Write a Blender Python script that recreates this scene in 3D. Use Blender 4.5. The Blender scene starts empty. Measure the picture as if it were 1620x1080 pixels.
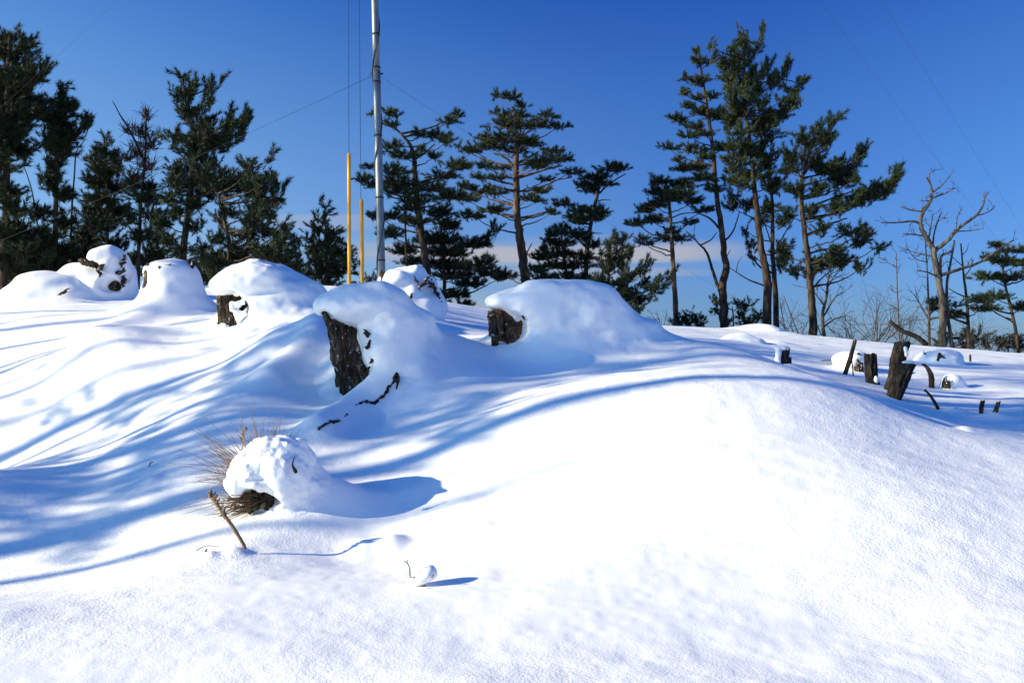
import bpy, math
import numpy as np
from mathutils import Vector

rng = np.random.default_rng(7)
PI = math.pi
F = 1440.0            # focal length in photo pixels (32 mm on 36 mm)
YH = 552.0            # photo row of the horizon
CAMZ = 1.6
scene = bpy.context.scene
COL = scene.collection

SUN_EL = math.radians(18.5)
SUN_FRONT = math.radians(15)      # sun stands at the left, a little to the viewer's side


def P(px, py, Y):
    return np.array([(px - 810.0) / F * Y, Y, CAMZ + (YH - py) / F * Y])


# ------------------------------------------------------------------ noise
_lat = np.random.default_rng(99).random((32, 32, 32)).astype(np.float32)


def vnoise(x, y, z):
    x = np.asarray(x, dtype=np.float64); y = np.asarray(y, dtype=np.float64); z = np.asarray(z, dtype=np.float64)
    x, y, z = np.broadcast_arrays(x, y, z)
    xi = np.floor(x).astype(np.int64); yi = np.floor(y).astype(np.int64); zi = np.floor(z).astype(np.int64)
    fx = x - xi; fy = y - yi; fz = z - zi
    fx = fx * fx * fx * (fx * (6 * fx - 15) + 10); fy = fy * fy * fy * (fy * (6 * fy - 15) + 10); fz = fz * fz * fz * (fz * (6 * fz - 15) + 10)
    a = [(i, (xi + i) & 31) for i in (0, 1)]; b = [(i, (yi + i) & 31) for i in (0, 1)]; c = [(i, (zi + i) & 31) for i in (0, 1)]
    out = 0
    for i, X in a:
        wx = fx if i else 1 - fx
        for j, Yy in b:
            wy = fy if j else 1 - fy
            for k, Z in c:
                wz = fz if k else 1 - fz
                out = out + wx * wy * wz * _lat[X, Yy, Z]
    return out - 0.5


def sstep(a, b, x):
    t = np.clip((x - a) / (b - a), 0, 1)
    return t * t * (3 - 2 * t)


# ------------------------------------------------------------------ materials
def new_mat(name):
    m = bpy.data.materials.new(name); m.use_nodes = True
    nt = m.node_tree
    return m, nt, nt.nodes['Principled BSDF']


def ramp(nt, stops):
    r = nt.nodes.new('ShaderNodeValToRGB')
    el = r.color_ramp.elements
    el[0].position, el[0].color = stops[0][0], (*stops[0][1], 1)
    el[1].position, el[1].color = stops[-1][0], (*stops[-1][1], 1)
    for p, c in stops[1:-1]:
        e = el.new(p); e.color = (*c, 1)
    return r


def mat_snow():
    m, nt, b = new_mat('snow')
    N, L = nt.nodes, nt.links
    geo = N.new('ShaderNodeNewGeometry')
    b.inputs['Base Color'].default_value = (0.90, 0.90, 0.90, 1)
    b.inputs['Roughness'].default_value = 0.75
    b.inputs['Specular IOR Level'].default_value = 0.25
    n1 = N.new('ShaderNodeTexNoise'); n1.inputs['Scale'].default_value = 70; n1.inputs['Detail'].default_value = 3; n1.inputs['Roughness'].default_value = 0.65
    n2 = N.new('ShaderNodeTexNoise'); n2.inputs['Scale'].default_value = 13; n2.inputs['Detail'].default_value = 3
    n3 = N.new('ShaderNodeTexNoise'); n3.inputs['Scale'].default_value = 0.55; n3.inputs['Detail'].default_value = 2
    for n in (n1, n2, n3):
        L.new(geo.outputs['Position'], n.inputs['Vector'])
    # crusty and smooth areas of the surface
    mr = N.new('ShaderNodeMapRange'); mr.inputs[1].default_value = 0.38; mr.inputs[2].default_value = 0.62
    mr.inputs[3].default_value = 0.12; mr.inputs[4].default_value = 1.0
    L.new(n3.outputs['Fac'], mr.inputs[0])
    b1 = N.new('ShaderNodeBump'); b1.inputs['Distance'].default_value = 0.0065
    L.new(n1.outputs['Fac'], b1.inputs['Height'])
    mu = N.new('ShaderNodeMath'); mu.operation = 'MULTIPLY'; mu.inputs[1].default_value = 0.75
    L.new(mr.outputs[0], mu.inputs[0]); L.new(mu.outputs[0], b1.inputs['Strength'])
    b2 = N.new('ShaderNodeBump'); b2.inputs['Distance'].default_value = 0.009
    mu2 = N.new('ShaderNodeMath'); mu2.operation = 'MULTIPLY'; mu2.inputs[1].default_value = 0.40
    L.new(mr.outputs[0], mu2.inputs[0]); L.new(mu2.outputs[0], b2.inputs['Strength'])
    L.new(n2.outputs['Fac'], b2.inputs['Height'])
    L.new(b2.outputs['Normal'], b1.inputs['Normal'])
    L.new(b1.outputs['Normal'], b.inputs['Normal'])
    return m


def mat_bark(name, stops, sc=(22, 22, 4), dist=0.012, dust=0.0):
    m, nt, b = new_mat(name)
    N, L = nt.nodes, nt.links
    tc = N.new('ShaderNodeTexCoord'); mp = N.new('ShaderNodeMapping'); mp.inputs['Scale'].default_value = sc
    L.new(tc.outputs['Object'], mp.inputs['Vector'])
    n = N.new('ShaderNodeTexNoise'); n.inputs['Scale'].default_value = 1.0; n.inputs['Detail'].default_value = 6; n.inputs['Roughness'].default_value = 0.65
    L.new(mp.outputs[0], n.inputs['Vector'])
    v = N.new('ShaderNodeTexVoronoi'); v.inputs['Scale'].default_value = 0.8; v.feature = 'DISTANCE_TO_EDGE'
    L.new(mp.outputs[0], v.inputs['Vector'])
    r = ramp(nt, stops); L.new(n.outputs['Fac'], r.inputs['Fac'])
    ck = N.new('ShaderNodeMapRange'); ck.inputs[1].default_value = 0.0; ck.inputs[2].default_value = 0.16; ck.inputs[3].default_value = 0.42; ck.inputs[4].default_value = 1.0
    L.new(v.outputs['Distance'], ck.inputs[0])
    mx = N.new('ShaderNodeMix'); mx.data_type = 'RGBA'; mx.blend_type = 'MULTIPLY'; mx.inputs[0].default_value = 1.0
    L.new(r.outputs['Color'], mx.inputs[6]); L.new(ck.outputs[0], mx.inputs[7])
    out = mx.outputs[2]
    if dust:
        n4 = N.new('ShaderNodeTexNoise'); n4.inputs['Scale'].default_value = 17; n4.inputs['Detail'].default_value = 6; n4.inputs['Roughness'].default_value = 0.7
        L.new(tc.outputs['Object'], n4.inputs['Vector'])
        dm = N.new('ShaderNodeMapRange'); dm.inputs[1].default_value = 0.60; dm.inputs[2].default_value = 0.66; dm.inputs[3].default_value = 0; dm.inputs[4].default_value = dust
        L.new(n4.outputs['Fac'], dm.inputs[0])
        m2 = N.new('ShaderNodeMix'); m2.data_type = 'RGBA'; L.new(dm.outputs[0], m2.inputs[0]); L.new(out, m2.inputs[6]); m2.inputs[7].default_value = (.85, .85, .86, 1)
        out = m2.outputs[2]
    L.new(out, b.inputs['Base Color'])
    b.inputs['Roughness'].default_value = 0.9; b.inputs['Specular IOR Level'].default_value = 0.15
    ad = N.new('ShaderNodeMath'); ad.operation = 'ADD'
    L.new(n.outputs['Fac'], ad.inputs[0]); L.new(v.outputs['Distance'], ad.inputs[1])
    bp = N.new('ShaderNodeBump'); bp.inputs['Strength'].default_value = 0.9; bp.inputs['Distance'].default_value = dist
    L.new(ad.outputs[0], bp.inputs['Height']); L.new(bp.outputs['Normal'], b.inputs['Normal'])
    return m


def mat_needles(name, c0, c1, c2):
    m, nt, b = new_mat(name)
    N, L = nt.nodes, nt.links
    tc = N.new('ShaderNodeTexCoord')
    n = N.new('ShaderNodeTexNoise'); n.inputs['Scale'].default_value = 1.6; n.inputs['Detail'].default_value = 5; n.inputs['Roughness'].default_value = 0.7
    L.new(tc.outputs['Object'], n.inputs['Vector'])
    r = ramp(nt, [(0.3, c0), (0.52, c1), (0.75, c2)]); L.new(n.outputs['Fac'], r.inputs['Fac'])
    L.new(r.outputs['Color'], b.inputs['Base Color'])
    b.inputs['Roughness'].default_value = 0.6; b.inputs['Specular IOR Level'].default_value = 0.25
    return m


def mat_plain(name, col, rough=0.6, metal=0.0, vary=0.15, sc=6.0, bump=0.0):
    m, nt, b = new_mat(name)
    N, L = nt.nodes, nt.links
    tc = N.new('ShaderNodeTexCoord')
    n = N.new('ShaderNodeTexNoise'); n.inputs['Scale'].default_value = sc; n.inputs['Detail'].default_value = 5
    L.new(tc.outputs['Object'], n.inputs['Vector'])
    lo = tuple(c * (1 - vary) for c in col); hi = tuple(min(1, c * (1 + vary)) for c in col)
    r = ramp(nt, [(0.3, lo), (0.7, hi)]); L.new(n.outputs['Fac'], r.inputs['Fac'])
    L.new(r.outputs['Color'], b.inputs['Base Color'])
    b.inputs['Roughness'].default_value = rough; b.inputs['Metallic'].default_value = metal
    if bump:
        bp = N.new('ShaderNodeBump'); bp.inputs['Strength'].default_value = 0.6; bp.inputs['Distance'].default_value = bump
        L.new(n.outputs['Fac'], bp.inputs['Height']); L.new(bp.outputs['Normal'], b.inputs['Normal'])
    return m


M = {}
M['snow'] = mat_snow()
M['stump'] = mat_bark('stump bark', [(0.32, (0.010, 0.007, 0.005)), (0.48, (0.06, 0.042, 0.028)), (0.68, (0.17, 0.125, 0.085))], (26, 26, 6), 0.03, .8)
M['stumpred'] = mat_bark('reddish broken wood', [(0.3, (0.02, 0.012, 0.008)), (0.5, (0.09, 0.05, 0.03)), (0.72, (0.20, 0.12, 0.075))], (26, 26, 8), 0.025, .8)
M['dark'] = mat_bark('dark weathered wood', [(0.3, (0.008, 0.007, 0.006)), (0.5, (0.035, 0.028, 0.022)), (0.72, (0.10, 0.08, 0.06))], (30, 30, 8), 0.012)
M['grey'] = mat_bark('grey dead wood', [(0.3, (0.028, 0.025, 0.022)), (0.5, (0.076, 0.068, 0.060)), (0.72, (0.145, 0.130, 0.116))], (8, 8, 2), 0.02)
M['bark'] = mat_bark('brown pine bark', [(0.3, (0.016, 0.012, 0.009)), (0.5, (0.048, 0.034, 0.025)), (0.72, (0.11, 0.082, 0.06))], (9, 9, 2), 0.03)
M['redbark'] = mat_bark('orange pine bark', [(0.3, (0.04, 0.025, 0.017)), (0.5, (0.115, 0.07, 0.047)), (0.72, (0.20, 0.132, 0.09))], (9, 9, 2), 0.03)
M['needle'] = mat_needles('dark pine needles', (0.006, 0.013, 0.006), (0.017, 0.030, 0.011), (0.042, 0.056, 0.017))
M['needle2'] = mat_needles('olive pine needles', (0.010, 0.021, 0.008), (0.028, 0.043, 0.014), (0.068, 0.082, 0.026))
M['rust'] = mat_needles('withered pine needles', (0.045, 0.022, 0.015), (0.10, 0.045, 0.028), (0.16, 0.08, 0.05))
M['twig'] = mat_plain('twig bark', (0.055, 0.040, 0.030), 0.85, 0, 0.4, 20)
M['straw'] = mat_plain('dry grass', (0.20, 0.125, 0.06), 0.7, 0, 0.45, 30)
M['straw2'] = mat_plain('brown root grass', (0.10, 0.055, 0.028), 0.8, 0, 0.5, 40)
M['yellow'] = mat_plain('yellow plastic tube', (0.80, 0.36, 0.015), 0.4, 0, 0.10, 5)
M['galv'] = mat_plain('galvanised steel', (0.15, 0.17, 0.19), 0.45, 0.4, 0.18, 9, 0.001)
M['band'] = mat_plain('black band', (0.012, 0.012, 0.014), 0.5, 0, 0.2)
M['wire'] = mat_plain('steel wire', (0.012, 0.013, 0.016), 0.7, 0.0, 0.2)


# ------------------------------------------------------------------ objects
def mesh_np(name, verts, faces, mat, parent=None, base=None, smooth=True):
    verts = np.asarray(verts, dtype=np.float64)
    if base is not None:
        verts = verts - np.asarray(base)
    me = bpy.data.meshes.new(name)
    me.vertices.add(len(verts)); me.vertices.foreach_set('co', verts.astype(np.float32).ravel())
    fl = [np.asarray(f, dtype=np.int32) for f in faces if len(f)]
    tot = np.concatenate([f.ravel() for f in fl])
    sizes = np.concatenate([np.full(len(f), f.shape[1], dtype=np.int32) for f in fl])
    starts = np.concatenate([[0], np.cumsum(sizes)[:-1]]).astype(np.int32)
    me.loops.add(len(tot)); me.loops.foreach_set('vertex_index', tot)
    me.polygons.add(len(sizes)); me.polygons.foreach_set('loop_start', starts); me.polygons.foreach_set('loop_total', sizes)
    me.polygons.foreach_set('use_smooth', np.full(len(sizes), smooth))
    me.update(calc_edges=True); me.validate()
    mats = mat if isinstance(mat, (list, tuple)) else [mat]
    for mm in mats:
        me.materials.append(mm)
    o = bpy.data.objects.new(name, me); COL.objects.link(o)
    if parent is not None:
        o.parent = parent
    elif base is not None:
        o.location = Vector(base)
    return o


def tag(o, label=None, cat=None, group=None, kind=None):
    if label: o['label'] = label
    if cat: o['category'] = cat
    if group: o['group'] = group
    if kind: o['kind'] = kind
    return o


def thing(name, base, label, cat, group=None):
    o = bpy.data.objects.new(name, None); COL.objects.link(o)
    o.location = Vector(base); o.empty_display_size = 0.2
    return tag(o, label, cat, group)


class MB:
    def __init__(s):
        s.v = []; s.q = []; s.t = []; s.n = 0

    def add(s, v, q=None, t=None):
        v = np.asarray(v, dtype=np.float64)
        if q is not None and len(q): s.q.append(np.asarray(q) + s.n)
        if t is not None and len(t): s.t.append(np.asarray(t) + s.n)
        s.v.append(v); s.n += len(v)

    def tube(s, pts, radii, n=8, rough=0.0, cap=True):
        pts = np.asarray(pts, dtype=np.float64); radii = np.asarray(radii, dtype=np.float64)
        m = len(pts)
        tg = np.gradient(pts, axis=0); tg /= (np.linalg.norm(tg, axis=1)[:, None] + 1e-9)
        ref = np.array([0.0, 1.0, 0.0]) if abs(tg[0][1]) < 0.9 else np.array([1.0, 0, 0])
        a = np.cross(tg, ref); a /= (np.linalg.norm(a, axis=1)[:, None] + 1e-9)
        b = np.cross(tg, a)
        th = np.arange(n) / n * 2 * PI
        r = radii[:, None] * np.ones(n)[None]
        if rough:
            r = r * (1 + rough * (rng.random((m, n)) - 0.5) * 2)
        v = pts[:, None, :] + r[..., None] * (np.cos(th)[None, :, None] * a[:, None, :] + np.sin(th)[None, :, None] * b[:, None, :])
        i = np.arange(m - 1)[:, None] * n; j = np.arange(n)[None]
        j2 = (j + 1) % n
        q = np.stack([i + j, i + j2, i + n + j2, i + n + j], -1).reshape(-1, 4)
        vv = v.reshape(-1, 3)
        t = []
        if cap:
            vv = np.vstack([vv, pts[0], pts[-1]])
            k = np.arange(n)
            t = np.vstack([np.stack([np.full(n, m * n), (k + 1) % n, k], -1),
                           np.stack([np.full(n, m * n + 1), (m - 1) * n + k, (m - 1) * n + (k + 1) % n], -1)])
        s.add(vv, q, t)

    def prisms(s, A, B, ra, rb):
        A = np.asarray(A); B = np.asarray(B); n = len(A)
        if n == 0: return
        d = B - A; d /= (np.linalg.norm(d, axis=1)[:, None] + 1e-9)
        ref = np.where(np.abs(d[:, 2:3]) < 0.8, np.array([[0, 0, 1.0]]), np.array([[1.0, 0, 0]]))
        a = np.cross(d, ref); a /= (np.linalg.norm(a, axis=1)[:, None] + 1e-9)
        b = np.cross(d, a)
        v = []
        for (Q, r) in ((A, ra), (B, rb)):
            r = np.broadcast_to(np.asarray(r), (n,))[:, None]
            for k in range(3):
                th = k * 2 * PI / 3
                v.append(Q + r * (math.cos(th) * a + math.sin(th) * b))
        v = np.stack(v, 1).reshape(-1, 3)
        o = (np.arange(n) * 6)[:, None, None]
        f = np.array([[0, 1, 4, 3], [1, 2, 5, 4], [2, 0, 3, 5]])[None]
        s.add(v, (o + f).reshape(-1, 4))

    def build(s, name, mat, parent=None, base=None, smooth=True):
        return mesh_np(name, np.vstack(s.v), [np.vstack(x) for x in (s.q, s.t) if len(x)], mat, parent, base, smooth)


def spline(pts, per=6):
    """Catmull-Rom through points"""
    pts = np.asarray(pts, dtype=np.float64)
    if len(pts) < 3:
        t = np.linspace(0, 1, per + 1)[:, None]
        return pts[0] + (pts[-1] - pts[0]) * t
    p = np.vstack([2 * pts[0] - pts[1], pts, 2 * pts[-1] - pts[-2]])
    out = []
    for i in range(1, len(p) - 2):
        t = np.linspace(0, 1, per, endpoint=False)[:, None]
        a, b, c, d = p[i - 1], p[i], p[i + 1], p[i + 2]
        out.append(0.5 * (2 * b + (c - a) * t + (2 * a - 5 * b + 4 * c - d) * t ** 2 + (3 * b - a - 3 * c + d) * t ** 3))
    out.append(p[-2][None])
    return np.vstack(out)


# ------------------------------------------------------------------ the snowy ground
CP = [  # (photo column, photo row, distance) of points on the open snow
    (-150, 1080, 3.0), (400, 1080, 3.0), (810, 1080, 3.0), (1200, 1080, 3.0), (1750, 1080, 3.1),
    (-100, 950, 3.8), (250, 950, 3.8), (550, 940, 3.85), (850, 930, 3.9), (1200, 910, 4.0), (1720, 900, 4.1),
    (-100, 935, 4.5), (150, 905, 4.6), (400, 862, 4.6), (600, 870, 4.72), (700, 840, 4.75), (900, 800, 4.75), (1200, 765, 4.75), (1450, 765, 4.8), (1720, 790, 4.9),
    (-100, 862, 5.1), (200, 830, 5.2), (420, 812, 5.0), (560, 808, 5.08), (760, 765, 5.25), (870, 708, 5.45), (1050, 688, 5.4), (1200, 685, 5.4), (1450, 712, 5.45), (1720, 735, 5.6),
    (-100, 760, 5.7), (150, 752, 6.0), (320, 720, 5.9), (600, 745, 5.6), (740, 695, 5.78), (870, 642, 5.98), (1000, 614, 6.12), (1100, 600, 6.22), (1250, 604, 6.36), (1350, 624, 6.46), (1450, 658, 6.58), (1560, 690, 6.5), (1720, 710, 6.5),
    (900, 608, 6.55), (1050, 588, 6.75), (1200, 586, 6.75), (1300, 598, 6.85), (1400, 640, 6.85), (1480, 670, 6.8), (1620, 697, 6.9),
    (660, 538, 7.5), (715, 528, 8.0), (770, 548, 8.1), (645, 590, 7.12), (700, 596, 7.1), (605, 615, 7.0), (615, 640, 6.85), (560, 655, 6.75), (490, 470, 10.3), (470, 502, 9.4), (890, 548, 7.9), (970, 542, 8.05),
    (330, 650, 6.8), (470, 660, 6.6), (500, 690, 6.3), (760, 630, 6.75),
    (-100, 768, 7.0), (0, 745, 7.0), (150, 712, 7.0), (430, 602, 7.4), (500, 607, 7.4),
    (-100, 765, 7.6), (0, 729, 7.7), (78, 690, 7.8), (163, 647, 7.95), (233, 612, 8.05), (350, 573, 8.2), (428, 525, 8.3), (498, 508, 8.4),
    (-100, 680, 8.2), (0, 651, 8.3), (78, 624, 8.45), (136, 577, 8.6), (187, 544, 8.75), (257, 540, 9.0), (-100, 655, 8.6), (0, 632, 8.6), (58, 608, 8.7), (97, 577, 8.8), (120, 545, 8.95), (-100, 612, 9.3), (0, 593, 9.3), (58, 566, 9.4), (113, 549, 9.55), (555, 618, 7.25), (800, 575, 7.7), (880, 565, 7.8), (1000, 556, 7.9),
    (1040, 531, 8.4), (1120, 552, 7.7), (1200, 577, 7.25),
    (300, 528, 9.4), (350, 523, 9.4), (440, 512, 9.3), (660, 560, 8.6), (740, 545, 8.8),
    (-60, 515, 11.3), (150, 510, 11.3), (270, 505, 11.5), (400, 495, 11.3), (500, 490, 11.3), (700, 512, 10.8), (850, 530, 10.2),
    (20, 488, 13.5), (190, 475, 14.2), (330, 478, 14.0), (480, 468, 14.0), (600, 470, 13.5), (730, 502, 13.5),
    (-60, 466, 18.5), (20, 464, 19), (200, 461, 19), (330, 461, 18.5), (480, 453, 17.5), (540, 455, 17.5), (640, 470, 18), (740, 494, 19), (850, 505, 20), (960, 511, 22),
    (1040, 516, 24), (1150, 521, 24), (1250, 530, 24), (1350, 540, 24), (1450, 549, 24), (1550, 555, 24), (1720, 563, 24),
    (1080, 527, 17), (1200, 546, 15), (1320, 553, 16.5), (1480, 572, 15.5), (1640, 580, 15.5),
    (1250, 581, 11.3), (1340, 590, 12.2), (1380, 607, 10.9), (1420, 632, 10.0), (1500, 611, 12), (1470, 611, 12), (1640, 612, 12),
    (1485, 650, 9.8), (1555, 654, 9.8), (1575, 662, 9.4), (1700, 660, 9.6), (1590, 690, 8.2), (1700, 705, 8.0),
]
CW = [  # plain world points outside the photograph
    (-7, -4, 0.15), (0, -4, 0.2), (7, -4, 0.25), (-9, 3, 0.1), (-12, 9, 1.0), (-16, 16, 1.8), (-24, 20, 2.4), (-20, 5, 0.2),
    (9, 3, 0.3), (11, 8, 0.35), (16, 14, 0.9), (24, 22, 1.1), (0, -12, 0.0), (-14, -8, 0.0), (14, -8, 0.1), (0, 27, 2.1), (-14, 26, 2.4), (14, 27, 1.5),
]
_pts = np.array([P(*c) for c in CP] + [np.array(c, dtype=float) for c in CW])
_xy, _z = _pts[:, :2], _pts[:, 2]


def _phi(r2):
    return 0.5 * r2 * np.log(r2 + 1e-9)


def _tps_fit(xy, z, lam):
    n = len(xy)
    K = _phi(((xy[:, None] - xy[None]) ** 2).sum(-1)) + lam * np.eye(n)
    Q = np.hstack([np.ones((n, 1)), xy])
    A = np.block([[K, Q], [Q.T, np.zeros((3, 3))]])
    return np.linalg.solve(A, np.concatenate([z, np.zeros(3)]))


_w = _tps_fit(_xy, _z, 0.008)

# wind ridges: (list of photo points with distance, width m, height m)
RIDGES = [
    ([(122, 545, 8.95), (200, 530, 9.2), (342, 503, 9.6)], 0.14, 0.05),
    ([(425, 604, 7.4), (486, 558, 7.95), (506, 525, 8.4)], 0.17, 0.10),
    ([(200, 640, 7.7), (330, 590, 7.9), (430, 545, 8.0)], 0.16, 0.035),
    ([(60, 510, 11.4), (220, 500, 11.6)], 0.3, 0.06),
    ([(150, 530, 10.4), (260, 490, 11.9)], 0.25, 0.09),
    ([(520, 800, 5.15), (700, 762, 5.4)], 0.12, 0.03),
    ([(580, 868, 4.7), (615, 864, 4.72)], 0.10, 0.07),
    ([(700, 872, 4.6), (730, 862, 4.65), (760, 845, 4.7)], 0.07, 0.02),
    ([(505, 688, 6.35), (560, 636, 6.85), (600, 606, 7.0), (655, 594, 7.1)], 0.15, 0.15),
    ([(1530, 702, 6.7), (1640, 690, 7.0)], 0.10, 0.05),
    ([(1180, 535, 16.5), (1230, 540, 16)], 0.35, 0.08),
]
_RID = [(spline([P(*q)[:2] for q in pts], 6), w, h) for pts, w, h in RIDGES]
MOUNDS = [  # photo point on the ground, radius along x, radius along y, height: drifts in the lee of stumps
    (900, 560, 8.2, 0.55, 0.55, 0.10), (470, 500, 9.5, 0.55, 0.5, 0.12),
    (275, 500, 12.0, 0.55, 0.5, 0.15), (80, 470, 14.0, 0.7, 0.5, 0.12), (505, 765, 5.2, 0.22, 0.14, 0.13), (372, 868, 4.5, 0.06, 0.06, 0.03),
    (332, 876, 4.45, 0.05, 0.05, 0.03), (240, 745, 5.7, 0.05, 0.05, 0.02), (1250, 580, 11.3, 0.2, 0.2, 0.05), (1205, 527, 21, 0.7, 0.5, 0.18),
    (1515, 652, 9.7, 0.12, 0.12, 0.06), (1575, 664, 9.4, 0.15, 0.12, 0.05),
]
_MO = [(P(a, b, c)[:2], rx, ry, h) for a, b, c, rx, ry, h in MOUNDS]


def seg_dist(x, y, line):
    d = np.full(x.shape, 1e9)
    for a, b in zip(line[:-1], line[1:]):
        ab = b - a; L2 = (ab ** 2).sum() + 1e-9
        t = np.clip(((x - a[0]) * ab[0] + (y - a[1]) * ab[1]) / L2, 0, 1)
        d = np.minimum(d, (x - a[0] - t * ab[0]) ** 2 + (y - a[1] - t * ab[1]) ** 2)
    return np.sqrt(d)


def height(x, y):
    x = np.asarray(x, dtype=np.float64); y = np.asarray(y, dtype=np.float64)
    shp = x.shape; x = x.ravel(); y = y.ravel()
    z = np.zeros_like(x)
    cx = np.clip(x, -30, 30); cy = np.clip(y, -20, 32)
    for s in range(0, len(x), 60000):
        e = slice(s, s + 60000)
        r2 = (cx[e, None] - _xy[None, :, 0]) ** 2 + (cy[e, None] - _xy[None, :, 1]) ** 2
        z[e] = _phi(r2) @ _w[:len(_xy)] + _w[-3] + _w[-2] * cx[e] + _w[-1] * cy[e]
    near = (np.abs(x) < 14) & (y > 1) & (y < 24)
    xn, yn, zn = x[near], y[near], z[near]
    for line, w, h in _RID:
        d = seg_dist(xn, yn, line)
        zn = zn + h * np.exp(-(d / w) ** 2)
    for c, rx, ry, h in _MO:
        zn = zn + h * np.exp(-((xn - c[0]) / rx) ** 2 - ((yn - c[1]) / ry) ** 2)
    # gentle wind relief and a rougher left slope
    zn = zn + 0.050 * vnoise(xn * 0.9 + 3, yn * 1.5, 0.3 + 0 * xn) + 0.022 * vnoise(xn * 2.3 - yn * 1.2, yn * 3.1 + 5, 7.3 + 0 * xn)
    zn = zn + 0.006 * vnoise(xn * 7, yn * 9, 2.2 + 0 * xn) + 0.0025 * vnoise(xn * 22, yn * 22, 5.1 + 0 * xn)
    z[near] = zn
    r = np.sqrt(x ** 2 + y ** 2)
    w = sstep(25.5, 60, r)
    z = z * (1 - w) + (-24.0) * w
    z = z + 1.5 * w * vnoise(x / 40, y / 40, 0.5 + 0 * x)
    return z.reshape(shp)


def hgt(x, y):
    return float(height(np.array([x]), np.array([y]))[0])


def ground_at(px, Y):
    x = (px - 810.0) / F * Y
    return np.array([x, Y, hgt(x, Y)])


def build_ground():
    # one polar sheet round the viewer's feet, dense in front, out to the horizon
    front = np.radians(np.linspace(-37, 37, 760))
    left = np.radians(np.linspace(-180, -37, 90, endpoint=False)); right = np.radians(np.linspace(37, 180, 90, endpoint=False)[1:])
    th = np.concatenate([left, front, right])
    rad = np.concatenate([np.geomspace(0.4, 2.4, 14, endpoint=False), np.geomspace(2.4, 30, 620, endpoint=False), np.geomspace(30, 80, 40, endpoint=False), np.geomspace(80, 7000, 30)])
    T, R = np.meshgrid(th, rad)
    X = np.sin(T) * R; Yy = np.cos(T) * R
    Z = height(X, Yy)
    nr, nt_ = X.shape
    v = np.stack([X, Yy, Z], -1).reshape(-1, 3)
    v = np.vstack([v, [0, 0, hgt(0, 0)]])
    i = np.arange(nr - 1)[:, None] * nt_; j = np.arange(nt_)[None]; j2 = (j + 1) % nt_
    q = np.stack([i + j, i + nt_ + j, i + nt_ + j2, i + j2], -1).reshape(-1, 4)
    k = np.arange(nt_)
    t = np.stack([np.full(nt_, nr * nt_), k, (k + 1) % nt_], -1)
    o = mesh_np('snowy_ground', v, [q, t], M['snow'])
    tag(o, kind='structure')


build_ground()


# ------------------------------------------------------------------ snow lumps grown from signed distances
def surface_nets(Fv, org, h):
    s = Fv < 0
    nx, ny, nz = Fv.shape
    cs = (nx - 1, ny - 1, nz - 1)
    cnt = np.zeros(cs, np.int32); pos = np.zeros(cs + (3,))

    def cv(A, i, j, k):
        return A[i:i + nx - 1, j:j + ny - 1, k:k + nz - 1]
    cor = [(i, j, k) for i in (0, 1) for j in (0, 1) for k in (0, 1)]
    for a in cor:
        for ax in range(3):
            if a[ax] == 0:
                b = list(a); b[ax] = 1; b = tuple(b)
                fa, fb = cv(Fv, *a), cv(Fv, *b)
                c = cv(s, *a) != cv(s, *b)
                den = np.where(c, fa - fb, 1.0)
                t = np.where(c, fa / den, 0)
                cnt += c
                for d in range(3):
                    pos[..., d] += np.where(c, a[d] + (t if d == ax else 0), 0)
    mask = cnt > 0
    idx = np.full(cs, -1, np.int64); idx[mask] = np.arange(mask.sum())
    gi = np.argwhere(mask)
    v = (gi + pos[mask] / cnt[mask][:, None]) * h + org
    quads = []
    for ax in range(3):
        sl0 = [slice(1, -1)] * 3; sl1 = [slice(1, -1)] * 3
        sl0[ax] = slice(0, -1); sl1[ax] = slice(1, None)
        A, B = s[tuple(sl0)], s[tuple(sl1)]
        e = np.argwhere(A != B)
        if not len(e): continue
        base = e.copy(); oth = [d for d in range(3) if d != ax]
        for d in oth: base[:, d] += 1
        inside = A[tuple(e.T)]
        u, w = oth
        def g(du, dw):
            c = base.copy(); c[:, u] -= du; c[:, w] -= dw
            return idx[tuple(c.T)]
        q = np.stack([g(1, 1), g(0, 1), g(0, 0), g(1, 0)], -1)
        flip = inside if ax != 1 else ~inside
        q[~flip] = q[~flip][:, ::-1]
        quads.append(q)
    q = np.vstack(quads)
    q = q[(q >= 0).all(1)]
    return v, q


def smin(a, b, k):
    h = np.clip(0.5 + 0.5 * (b - a) / k, 0, 1)
    return b * (1 - h) + a * h - k * h * (1 - h)


def smax(a, b, k):
    return -smin(-a, -b, k)


def E(px, py, Y, rx, rz, ry):
    return (P(px, py, Y), np.array([rx * Y / F, ry, rz * Y / F]))


def sd_ell(X, Y, Z, c, r):
    x, y, z = (X - c[0]) / r[0], (Y - c[1]) / r[1], (Z - c[2]) / r[2]
    k0 = np.sqrt(x * x + y * y + z * z)
    k1 = np.sqrt((x / r[0]) ** 2 + (y / r[1]) ** 2 + (z / r[2]) ** 2) + 1e-6
    return k0 * (k0 - 1) / k1


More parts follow.
